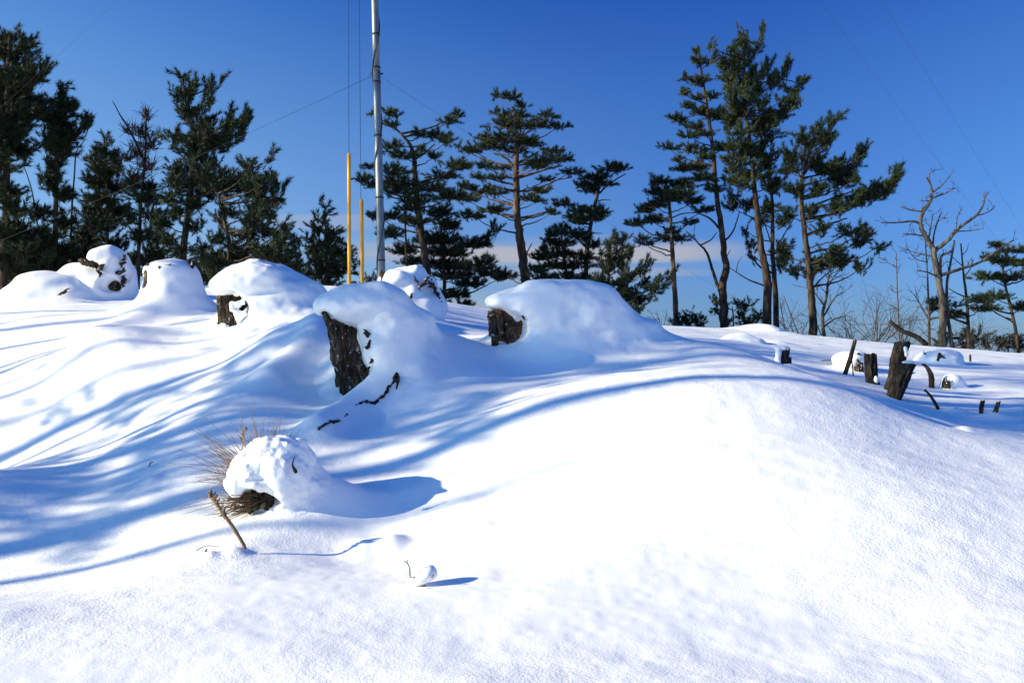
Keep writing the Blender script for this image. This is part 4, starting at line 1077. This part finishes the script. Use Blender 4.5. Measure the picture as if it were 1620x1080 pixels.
rt = thing('buried_root', on_ground(570, 645), 'dark crooked root half buried in the drift in front of the tall leaning stump', 'root')
b = MB()
rootpx = [(500, 682), (512, 676), (525, 671), (535, 668), (545, 658), (560, 643), (572, 641), (580, 639), (592, 639), (604, 630), (612, 622), (618, 612), (626, 603), (634, 598)]
rp = spline([on_ground(*q) for q in rootpx], 5)
zo = np.array([-.02, .004, .006, .003, -.025, -.02, .006, .008, .004, .006, -.006, .008, .010, -.03])
zi = np.interp(np.linspace(0, 13, len(rp)), np.arange(14), zo)
rp = rp + np.stack([rng.normal(0, .006, len(rp)), rng.normal(0, .004, len(rp)) - .004, zi + rng.normal(0, .004, len(rp))], -1)
b.tube(rp, np.clip(.009 + .004 * rng.normal(0, 1, len(rp)), .005, .015), 8, .3)
for i in (-9, -6):
    p = rp[i]
    c = MB(); c.tube(spline([p, p + np.array([.02, -.02, .03]), p + np.array([.035, -.03, -.01]), p + np.array([.03, -.04, -.05])], 4), np.linspace(.012, .006, 13), 7, .3)
    c.build('rootlet', M['dark'], rt, on_ground(570, 645))
b.build('root', M['stump'], rt, on_ground(570, 645))

# ------------------------------------------------------------------ snow-topped grass tussock
Y = 5.1
base = ground_at(425, Y)
tu = thing('grass_tussock', base, 'dry grass tussock loaded with a lumpy cap of snow, in the left foreground', 'grass tussock')
snow_lump('snow_cap', [E(410, 750, Y, 48, 40, .20), E(432, 728, Y + .03, 46, 34, .20), E(455, 750, Y + .02, 36, 42, .2), E(392, 765, Y - .02, 32, 22, .14), E(462, 770, Y + .02, 36, 34, .18), E(440, 705, Y + .05, 36, 14, .14), E(464, 736, Y + .10, 34, 30, .17), E(470, 772, Y + .06, 34, 24, .16)],
          [E(402, 795, Y - .17, 38, 21, .18), E(365, 800, Y, 30, 22, .3)], .0075, .06, .12, ((6, .018), (14, .012), (32, .006)), tu, base, rough=(16, .03), kc=.012)
gb = MB(); g = np.random.default_rng(12)
cen = P(412, 770, Y)
def blade(b, p0, d, L, r, bend):
    d = d / np.linalg.norm(d)
    pts = [p0 + d * L * t + bend * t * t * L for t in np.linspace(0, 1, 6)]
    b.tube(np.array(pts), np.linspace(r, r * .3, 6), 4, 0, False)
for k in range(105):
    a = np.radians(g.uniform(88, 200))
    p0 = P(g.uniform(395, 420), g.uniform(745, 785), Y + g.uniform(-.05, .12))
    d = np.array([np.cos(a), g.normal(-.15, .25), np.sin(a) * .9])
    L = g.uniform(.22, .40) if g.random() < .8 else g.uniform(.40, .52)
    blade(gb, p0, d, L, .0027, np.array([g.normal(0, .08), 0, -.06]))
for k in range(26):
    a = np.radians(g.uniform(60, 105))
    p0 = P(g.uniform(400, 445), g.uniform(710, 740), Y + .1)
    blade(gb, p0, np.array([np.cos(a), g.normal(.1, .2), np.sin(a)]), g.uniform(.12, .24), .0022, np.array([g.normal(0, .06), 0, 0]))
gb.build('grass_blades', M['straw'], tu, base)
gr = MB()
for k in range(160):
    p0 = P(g.uniform(396, 432), g.uniform(778, 806), Y + g.uniform(-.08, .06))
    a = np.radians(g.uniform(165, 215))
    blade(gr, p0, np.array([np.cos(a), g.normal(-.5, .3), np.sin(a) * .7 + .05]), g.uniform(.06, .26), .003, np.array([0, 0, g.normal(0, .12)]))
gr.build('grass_root', M['straw2'], tu, base)
gd = MB()
for k in range(26):
    p = P(g.uniform(402, 430), g.uniform(782, 806), Y - .06 + g.uniform(-.03, .05))
    gd.tube([p, p + g.normal(0, .02, 3), p + g.normal(0, .03, 3)], [.014, .02, .008], 6, .4)
gd.build('dead_leaves', M['dark'], tu, base)
sb = MB(); sb.tube(spline([P(466, 722, Y - .19), P(463, 735, Y - .2), P(469, 748, Y - .2)], 5), np.array([.003, .003, .003, .004, .004, .005, .006, .008, .010, .011, .006]), 7, .1)
sb.build('seed_stem', M['dark'], tu, base)
sh = MB()
for k in range(10):
    p = P(388 + k * 0.9 - 8, 690 - k * 2.2 + 8, Y - .05)
    sh.tube([p, p + np.array([g.normal(0, .012), 0, .018])], [.004, .002], 4)
sh.tube([P(382, 715, Y), P(387, 690, Y - .05), P(380, 672, Y - .08)], [.004, .004, .002], 5)
sh.build('seed_head', M['straw'], tu, base)

# ------------------------------------------------------------------ small things in the foreground
Y = 4.5
base = ground_at(385, Y)
o = thing('scaly_stick', base, 'slanting dry stick with scaly bracts, standing in the snow in front of the tussock', 'stick')
b = MB(); ax = spline([P(388, 868, Y), P(383, 857, Y), P(366, 830, Y), P(350, 808, Y), P(338, 788, Y), P(328, 778, Y)], 5)
b.tube(ax, np.interp(np.linspace(0, 1, len(ax)), [0, .5, .75, .9, 1], [.0085, .0095, .009, .006, .003]), 9, .12)
b.build('stem', M['straw'], o, base)
b = MB()
for i in range(13, len(ax) - 2):
    for k in range(3):
        d = g.normal(0, 1, 3); d[2] += .4; d /= np.linalg.norm(d)
        b.tube([ax[i], ax[i] + d * .016, ax[i] + d * .024 + np.array([0, 0, .008])], [.006, .0055, .002], 5, .2)
b.build('bracts', M['straw'], o, base)

base = on_ground(327, 872, 3.8, 5)
o = thing('small_twig', base, 'tiny thin twig curving over a dimple in the snow left of the scaly stick', 'twig')
b = MB(); b.tube(spline([base + np.array([-.05, 0, .005]), base + np.array([0, -.01, .03]), base + np.array([.06, .0, .025])], 5), np.linspace(.002, .0012, 11), 5)
b.build('twig', M['dark'], o, base)
b = MB(); b.tube([base + np.array([-.01, 0, -.01]), base + np.array([0, 0, .012])], [.006, .004], 6, .3); b.build('bud', M['dark'], o, base)

base = on_ground(670, 926, 3.4, 5)
Yb = base[1]
o = thing('snowy_twig', base, 'forked little twig beside a ball of snow in the centre foreground', 'twig')
snow_lump('snow_ball', [E(676, 905, Yb, 15, 13, .045), E(664, 912, Yb, 12, 11, .04), E(655, 918, Yb, 8, 7, .03)], [], .004, .02, .02, ((14, .006), (35, .003)), o, base, ground=False)
b = MB()
b.tube(spline([P(660, 918, Yb - .03), P(654, 912, Yb - .04), P(649, 912, Yb - .04), P(648, 898, Yb - .04), P(644, 890, Yb - .04), P(639, 887, Yb - .04)], 4), np.linspace(.0032, .0022, 21), 5, .1)
b.tube([P(644, 890, Yb - .04), P(645, 884, Yb - .04)], [.002, .0015], 4)
b.build('twig', M['straw2'], o, base)
b = MB(); b.tube([P(683, 913, Yb - .05), P(686, 908, Yb - .05)], [.0035, .002], 5); b.build('bark_scrap', M['straw2'], o, base)
b = MB(); b.tube([P(667, 927, Yb - .05), P(673, 926, Yb - .05)], [.004, .003], 5); b.build('bark_scrap', M['straw2'], o, base)

base = on_ground(238, 738, 4.5, 8)
b = MB(); b.tube([base + np.array([-.01, 0, 0]), base + np.array([0, 0, .025]), base + np.array([.02, 0, .03])], [.004, .004, .002], 5)
tag(b.build('twig_tip', M['dark'], None, base), 'tiny dark twig tip on the shaded snow at the left', 'twig')
base = on_ground(752, 336 + 145, 9, 18)
base = P(508, 476, 10.2)
b = MB(); b.tube([base + np.array([0, 0, -.08]), base + np.array([.02, 0, .0]), base + np.array([.045, 0, .06])], [.03, .028, .02], 7, .2)
tag(b.build('wooden_peg', M['stumpred'], None, base), 'brown wood tip poking from the snow just left of the tall leaning stump', 'peg')

# ------------------------------------------------------------------ mast, guard tubes and guy wires
YM = 12.0
foot = P(604, 452, YM)
MT = P(548, -1850, YM + .3)          # mast head, far above the picture


def mast_at(py):
    t = (py - 452) / (-1850 - 452)
    return foot + (MT - foot) * t


base = np.array([foot[0], foot[1], hgt(foot[0], foot[1])])
ms = thing('antenna_mast', base, 'tall galvanised steel mast with black bands and a cable wound round it', 'mast')
b = MB(); d = (MT - foot)
rm = 6.1 / F * YM
cuts = [520, 306 * 1.0, 125, -60]
secs = [(foot - d * .03, mast_at(120), rm), (mast_at(120), mast_at(-400), rm * .93), (mast_at(-400), MT, rm * .86)]
for a, c, r in secs:
    b.tube(spline([a, c], 10), np.full(11, r), 20)
b.build('tube', M['galv'], ms, base)
for py in (413, 316, 220, 137, 115, 63, -20, -120):
    b = MB(); c = mast_at(py); u = d / np.linalg.norm(d)
    b.tube([c - u * .011, c + u * .011], [rm * 1.09, rm * 1.09], 20)
    b.build('band', M['band'], ms, base)
b = MB(); pts = []
for py in np.linspace(445, -300, 160):
    c = mast_at(py); ph = (445 - py) / 92.0 * 2 * PI * .62 + 2.2
    rr_ = rm * (1.12 if py > 120 else 1.05)
    pts.append(c + np.array([math.cos(ph) * rr_, math.sin(ph) * rr_, 0]))
b.tube(np.array(pts), np.full(len(pts), .0075), 5)
b.build('wound_cable', M['band'], ms, base)
b = MB(); c = mast_at(124); b.tube([c - np.array([.085, 0, 0]), c + np.array([.085, 0, 0])], [.012, .012], 6); b.build('guy_bracket', M['band'], ms, base)

# the two yellow guard tubes with the guy wires that run through them
for (px0, py0, px1, py1, Yt, lb) in ((553, 450, 552, 245, 12.6, 'taller yellow plastic guard tube on a guy wire, left of the steel mast'),
                                     (573.5, 449, 572, 318, 12.4, 'shorter yellow plastic guard tube on a guy wire, close left of the steel mast')):
    a = P(px0, py0, Yt); c = P(px1, py1, Yt); bs = np.array([a[0], a[1], hgt(a[0], a[1])])
    o = thing('guard_tube', bs, lb, 'guard tube', 'yellow guard tubes')
    b = MB(); b.tube(spline([a - np.array([0, 0, .3]), c], 6), np.full(7, 2.9 / F * Yt), 12)
    b.build('tube', M['yellow'], o, bs)
    b = MB(); b.tube([c - np.array([0, 0, .02]), c + np.array([0, 0, .02])], [3.1 / F * Yt, 2.4 / F * Yt], 12); b.build('end_cap', M['yellow'], o, bs)
WR = .0024
b = MB(); b.tube([P(552, 246, 12.6), MT], [WR * 1.4, WR * 1.4], 4)
tag(b.build('guy_wire', M['wire'], None, P(552, 246, 12.6)), 'thin vertical wire rising from the taller yellow tube', 'wire', 'guy wires')
b = MB(); b.tube([P(571, 320, 12.4), MT + np.array([.05, 0, 0])], [WR * 1.4, WR * 1.4], 4)
tag(b.build('guy_wire', M['wire'], None, P(571, 320, 12.4)), 'thin vertical wire rising from the shorter yellow tube', 'wire', 'guy wires')
for (q0, q1, lb) in ((mast_at(124), P(-260, 480, 17), 'faint guy wire slanting down to the left from the mast'),
                     (mast_at(124), P(1210, 495, 26), 'faint guy wire slanting down to the right from the mast'),
                     (mast_at(-355), P(-420, 540, 20), 'faint wire crossing the sky at the upper left corner'),
                     (mast_at(-990), P(1680, 515, 24), 'faint wire slanting across the sky to the top of the grey dead tree'),
                     (mast_at(-1373), P(1790, 640, 22), 'faint wire crossing the sky right of the grey dead tree, near the right edge')):
    b = MB(); n = 14
    pts = [q0 + (q1 - q0) * t - np.array([0, 0, .5 * t * (1 - t)]) for t in np.linspace(0, 1, n)]
    b.tube(np.array(pts), np.full(n, WR * (.85 if q1[1] < 20 else .65)), 4)
    tag(b.build('guy_wire', M['wire'], None, q0), lb, 'wire', 'guy wires')
post('short pale wooden stub between the feet of the two yellow tubes', 'wooden_peg', 12.2, [(562, 458), (560, 446)], [5, 4.5], 'grey', 'peg', 'stubs by the yellow tubes', seed=21)
post('short ochre wooden stub right of the shorter yellow tube', 'wooden_peg', 12.2, [(579, 455), (580, 440)], [2.4, 2.4], 'straw', 'peg', 'stubs by the yellow tubes', seed=22)

# ------------------------------------------------------------------ pines standing left of the picture (their shadows lie on the snow)
def plain_pine(label, x, y, h, r, crown0, cw, seed, dens=1.0, lean=0.0):
    g = np.random.default_rng(seed)
    z0 = hgt(x, y); base = np.array([x, y, z0])
    root = thing('pine_tree', base, label, 'pine tree', 'pines left of the view')
    b = MB()
    ax = spline([base - [0, 0, .2], base + [lean * .2, 0, h * .3], base + [lean * .5, .1, h * .6], base + [lean, 0, h]], 6)
    b.tube(ax, np.linspace(r, .02, len(ax)), 9, .05)
    pos, dr, ln, A_, B_ = [], [], [], [], []
    nb = int((h - crown0) * 5)
    for k in range(nb):
        zz = crown0 + (h - crown0) * (k + g.random()) / nb
        t = zz / h; p0 = ax[int(t * (len(ax) - 1))]
        a = g.uniform(0, 2 * PI); L = cw * (1.15 - (zz - crown0) / (h - crown0)) * (.6 + .5 * g.random())
        d = np.array([math.cos(a), math.sin(a), .25]); C = p0 + d * L
        b.tube(spline([p0, p0 + d * L * .5 - [0, 0, .08], C], 4), np.linspace(.028, .008, 9), 5)
        n = int(34 * dens) if dens > .1 else 0
        if n == 0: continue
        off = g.normal(0, 1, (n, 3)) * [.42 * min(1, cw), .42 * min(1, cw), .13]
        pt = C - d * L * .2 + off
        dd = off + [0, 0, .4] + g.normal(0, .2, (n, 3))
        pos.append(pt); dr.append(dd); ln.append(np.full(n, .24)); A_.append(np.repeat(C[None] - d * L * .3, n, 0)); B_.append(pt)
    if A_: b.prisms(np.vstack(A_), np.vstack(B_), .008, .004)
    for k in range(4):
        zz = crown0 * g.uniform(.5, 1); p0 = ax[int(zz / h * (len(ax) - 1))]; a = g.uniform(0, 2 * PI)
        b.tube([p0, p0 + np.array([math.cos(a), math.sin(a), .2]) * g.uniform(.3, .9)], [.02, .008], 5)
    b.build('trunk', M['bark'], root, base)
    if pos:
        v = shoot_mesh(np.vstack(pos), np.vstack(dr), np.concatenate(ln))
        mesh_np('crown', v, [np.arange(len(v)).reshape(-1, 3)], M['needle'], root, base, smooth=False)


for i, (x, y, h, r, c0, cw, dn) in enumerate([
        (-15, 5.85, 12.5, .20, 10.3, 1.1, .8), (-14, 5.25, 5.9, .17, 5.0, .3, .06), (-15, 7.05, 11, .13, 9.0, 1.0, .8), (-16, 7.7, 10.5, .07, 9.0, 1.1, .8), (-14, 7.75, 8.0, .07, 5.2, .95, 1.0),
        (-14, 8.5, 8.6, .06, 6.2, .9, .9), (-12, 6.75, 5.0, .07, 2.9, 1.0, 1.1), (-18, 11.0, 11.5, .07, 9.3, 1.1, .8), (-20, 13.0, 11.5, .07, 9.0, 1.1, .8),
        (-18, 8.85, 8.30, 0.275, 7.60, 0.5, 0.4), (-18, 7.75, 7.80, 0.088, 7.10, 0.3, 0.06), (-17, 9.35, 7.40, 0.075, 6.90, 0.3, 0.06), (-17, 9.85, 7.70, 0.094, 7.10, 0.3, 0.06), (-18, 10.2, 7.90, 0.062, 7.30, 0.3, 0.06),
        (-18, 10.75, 8.30, 0.175, 7.50, 0.4, 0.2), (-17, 11.7, 7.90, 0.100, 7.30, 0.3, 0.06), (-19, 12.6, 8.70, 0.125, 7.70, 0.6, 0.4), (-19, 14.2, 8.70, 0.088, 7.70, 0.6, 0.4)]):
    plain_pine('pine standing outside the left edge of the photo, its shadow falling across the snow', x, y - math.tan(SUN_FRONT) * (x * -1) * 1.0, h, r, c0, cw, 40 + i, dn, .3)

# ------------------------------------------------------------------ sky, sun, camera
w = bpy.data.worlds.new('World'); scene.world = w; w.use_nodes = True
nt = w.node_tree; N, Lk = nt.nodes, nt.links
bg = N['Background']
sky = N.new('ShaderNodeTexSky'); sky.sky_type = 'NISHITA'; sky.sun_disc = False
sky.sun_elevation = SUN_EL
SV = np.array([-math.cos(SUN_EL) * math.cos(SUN_FRONT), -math.cos(SUN_EL) * math.sin(SUN_FRONT), math.sin(SUN_EL)])
sky.sun_rotation = math.atan2(SV[0], SV[1]) % (2 * PI)
sky.air_density = 1.0; sky.dust_density = 0.3; sky.ozone_density = 3.0; sky.altitude = 200
tcw = N.new('ShaderNodeTexCoord'); sp_ = N.new('ShaderNodeSeparateXYZ'); Lk.new(tcw.outputs['Generated'], sp_.inputs[0])
mpw = N.new('ShaderNodeMapping'); mpw.inputs['Scale'].default_value = (3.0, 3.0, 42.0); Lk.new(tcw.outputs['Generated'], mpw.inputs['Vector'])
nz = N.new('ShaderNodeTexNoise'); nz.inputs['Scale'].default_value = 1.6; nz.inputs['Detail'].default_value = 6; nz.inputs['Roughness'].default_value = .5
Lk.new(mpw.outputs[0], nz.inputs['Vector'])


def mr(sock, a, b, c=0.0, d=1.0):
    m_ = N.new('ShaderNodeMapRange'); m_.interpolation_type = 'SMOOTHSTEP'
    m_.inputs[1].default_value = a; m_.inputs[2].default_value = b; m_.inputs[3].default_value = c; m_.inputs[4].default_value = d
    Lk.new(sock, m_.inputs[0]); return m_.outputs[0]


def mul(a, b, op='MULTIPLY'):
    m_ = N.new('ShaderNodeMath'); m_.operation = op; m_.use_clamp = False
    for i, q in enumerate((a, b)):
        if isinstance(q, (int, float)): m_.inputs[i].default_value = q
        else: Lk.new(q, m_.inputs[i])
    return m_.outputs[0]


z_ = sp_.outputs['Z']; x_ = sp_.outputs['X']; y_ = sp_.outputs['Y']
# clear winter air: deep blue, deepest away from sun; unseen sky graded as fill
def vm(op, a, b):
    m_ = N.new('ShaderNodeVectorMath'); m_.operation = op
    for i, q in enumerate((a, b)):
        if isinstance(q, tuple): m_.inputs[i].default_value = q
        else: Lk.new(q, m_.inputs[i])
    return m_.outputs[0]


def mixv(f, a, b):
    m_ = N.new('ShaderNodeMix'); m_.data_type = 'VECTOR'
    Lk.new(f, m_.inputs[0])
    for i, q in ((4, a), (5, b)):
        if isinstance(q, tuple): m_.inputs[i].default_value = q
        else: Lk.new(q, m_.inputs[i])
    return m_.outputs[1]


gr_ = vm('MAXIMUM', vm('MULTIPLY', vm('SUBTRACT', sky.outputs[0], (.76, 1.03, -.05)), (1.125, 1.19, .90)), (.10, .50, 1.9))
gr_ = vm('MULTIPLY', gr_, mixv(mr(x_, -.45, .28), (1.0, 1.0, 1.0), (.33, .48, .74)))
gr_ = vm('MULTIPLY', gr_, mixv(mr(x_, -.95, -.50), (.55, .90, 1.05), (1.0, 1.0, 1.0)))  # sunward sky beyond the left edge made bluer, to tint the snow's shade
gr_ = vm('MULTIPLY', gr_, mixv(mr(y_, .15, .72), (.84, 1.14, 1.14), (.86, .86, .86)))  # unseen sky behind and overhead given added brightness, lifting the shade on snow
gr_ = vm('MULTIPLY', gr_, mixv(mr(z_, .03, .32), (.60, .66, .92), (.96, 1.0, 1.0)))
# streak of thin cloud low over the hill, and a paler bank under it at the left
zw = mul(z_, mul(mul(nz.outputs['Fac'], .5, 'SUBTRACT'), .035), 'ADD')
band = mul(mr(zw, .088, .104), mr(zw, .122, .106))
band2 = mul(mr(zw, .074, .080), mr(zw, .094, .086))
xr = mul(mr(x_, -.22, -.10), mr(x_, .30, .16))
c1 = mul(mul(band, xr), .90)
c2 = mul(mul(band2, mul(mr(x_, -.1, .0), mr(x_, .26, .14))), .45)
bank = mul(mul(mr(zw, .072, .045), mr(x_, .10, -.12)), .65)
wisp = mul(mul(mul(mr(zw, .128, .135), mr(zw, .146, .139)), mul(mr(x_, -.30, -.22), mr(x_, -.12, -.18))), .35)
cl = mul(mul(c1, c2, 'MAXIMUM'), mul(bank, wisp, 'MAXIMUM'), 'MAXIMUM')
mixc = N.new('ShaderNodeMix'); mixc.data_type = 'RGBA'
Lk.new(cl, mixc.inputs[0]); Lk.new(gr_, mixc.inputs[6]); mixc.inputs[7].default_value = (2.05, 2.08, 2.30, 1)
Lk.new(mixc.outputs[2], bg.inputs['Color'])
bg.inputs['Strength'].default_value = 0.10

sun = bpy.data.lights.new('sun', 'SUN'); sun.energy = 3.75; sun.angle = math.radians(.55); sun.color = (1.0, .90, .62)
so = bpy.data.objects.new('sun', sun); COL.objects.link(so)
so.rotation_euler = Vector(SV).to_track_quat('Z', 'Y').to_euler(); so.location = (-20, 0, 15)

cam = bpy.data.cameras.new('camera'); cam.lens = 32; cam.sensor_width = 36; cam.sensor_fit = 'HORIZONTAL'
cam.clip_start = .05; cam.clip_end = 20000; cam.shift_y = (YH - 540) / 1620
co = bpy.data.objects.new('camera', cam); COL.objects.link(co)
co.location = (0, 0, CAMZ); co.rotation_euler = (PI / 2, 0, 0)
scene.camera = co

vs = scene.view_settings
vs.view_transform = 'Standard'; vs.look = 'None'; vs.gamma = 1; vs.use_curve_mapping = False
vs.exposure = 1.2
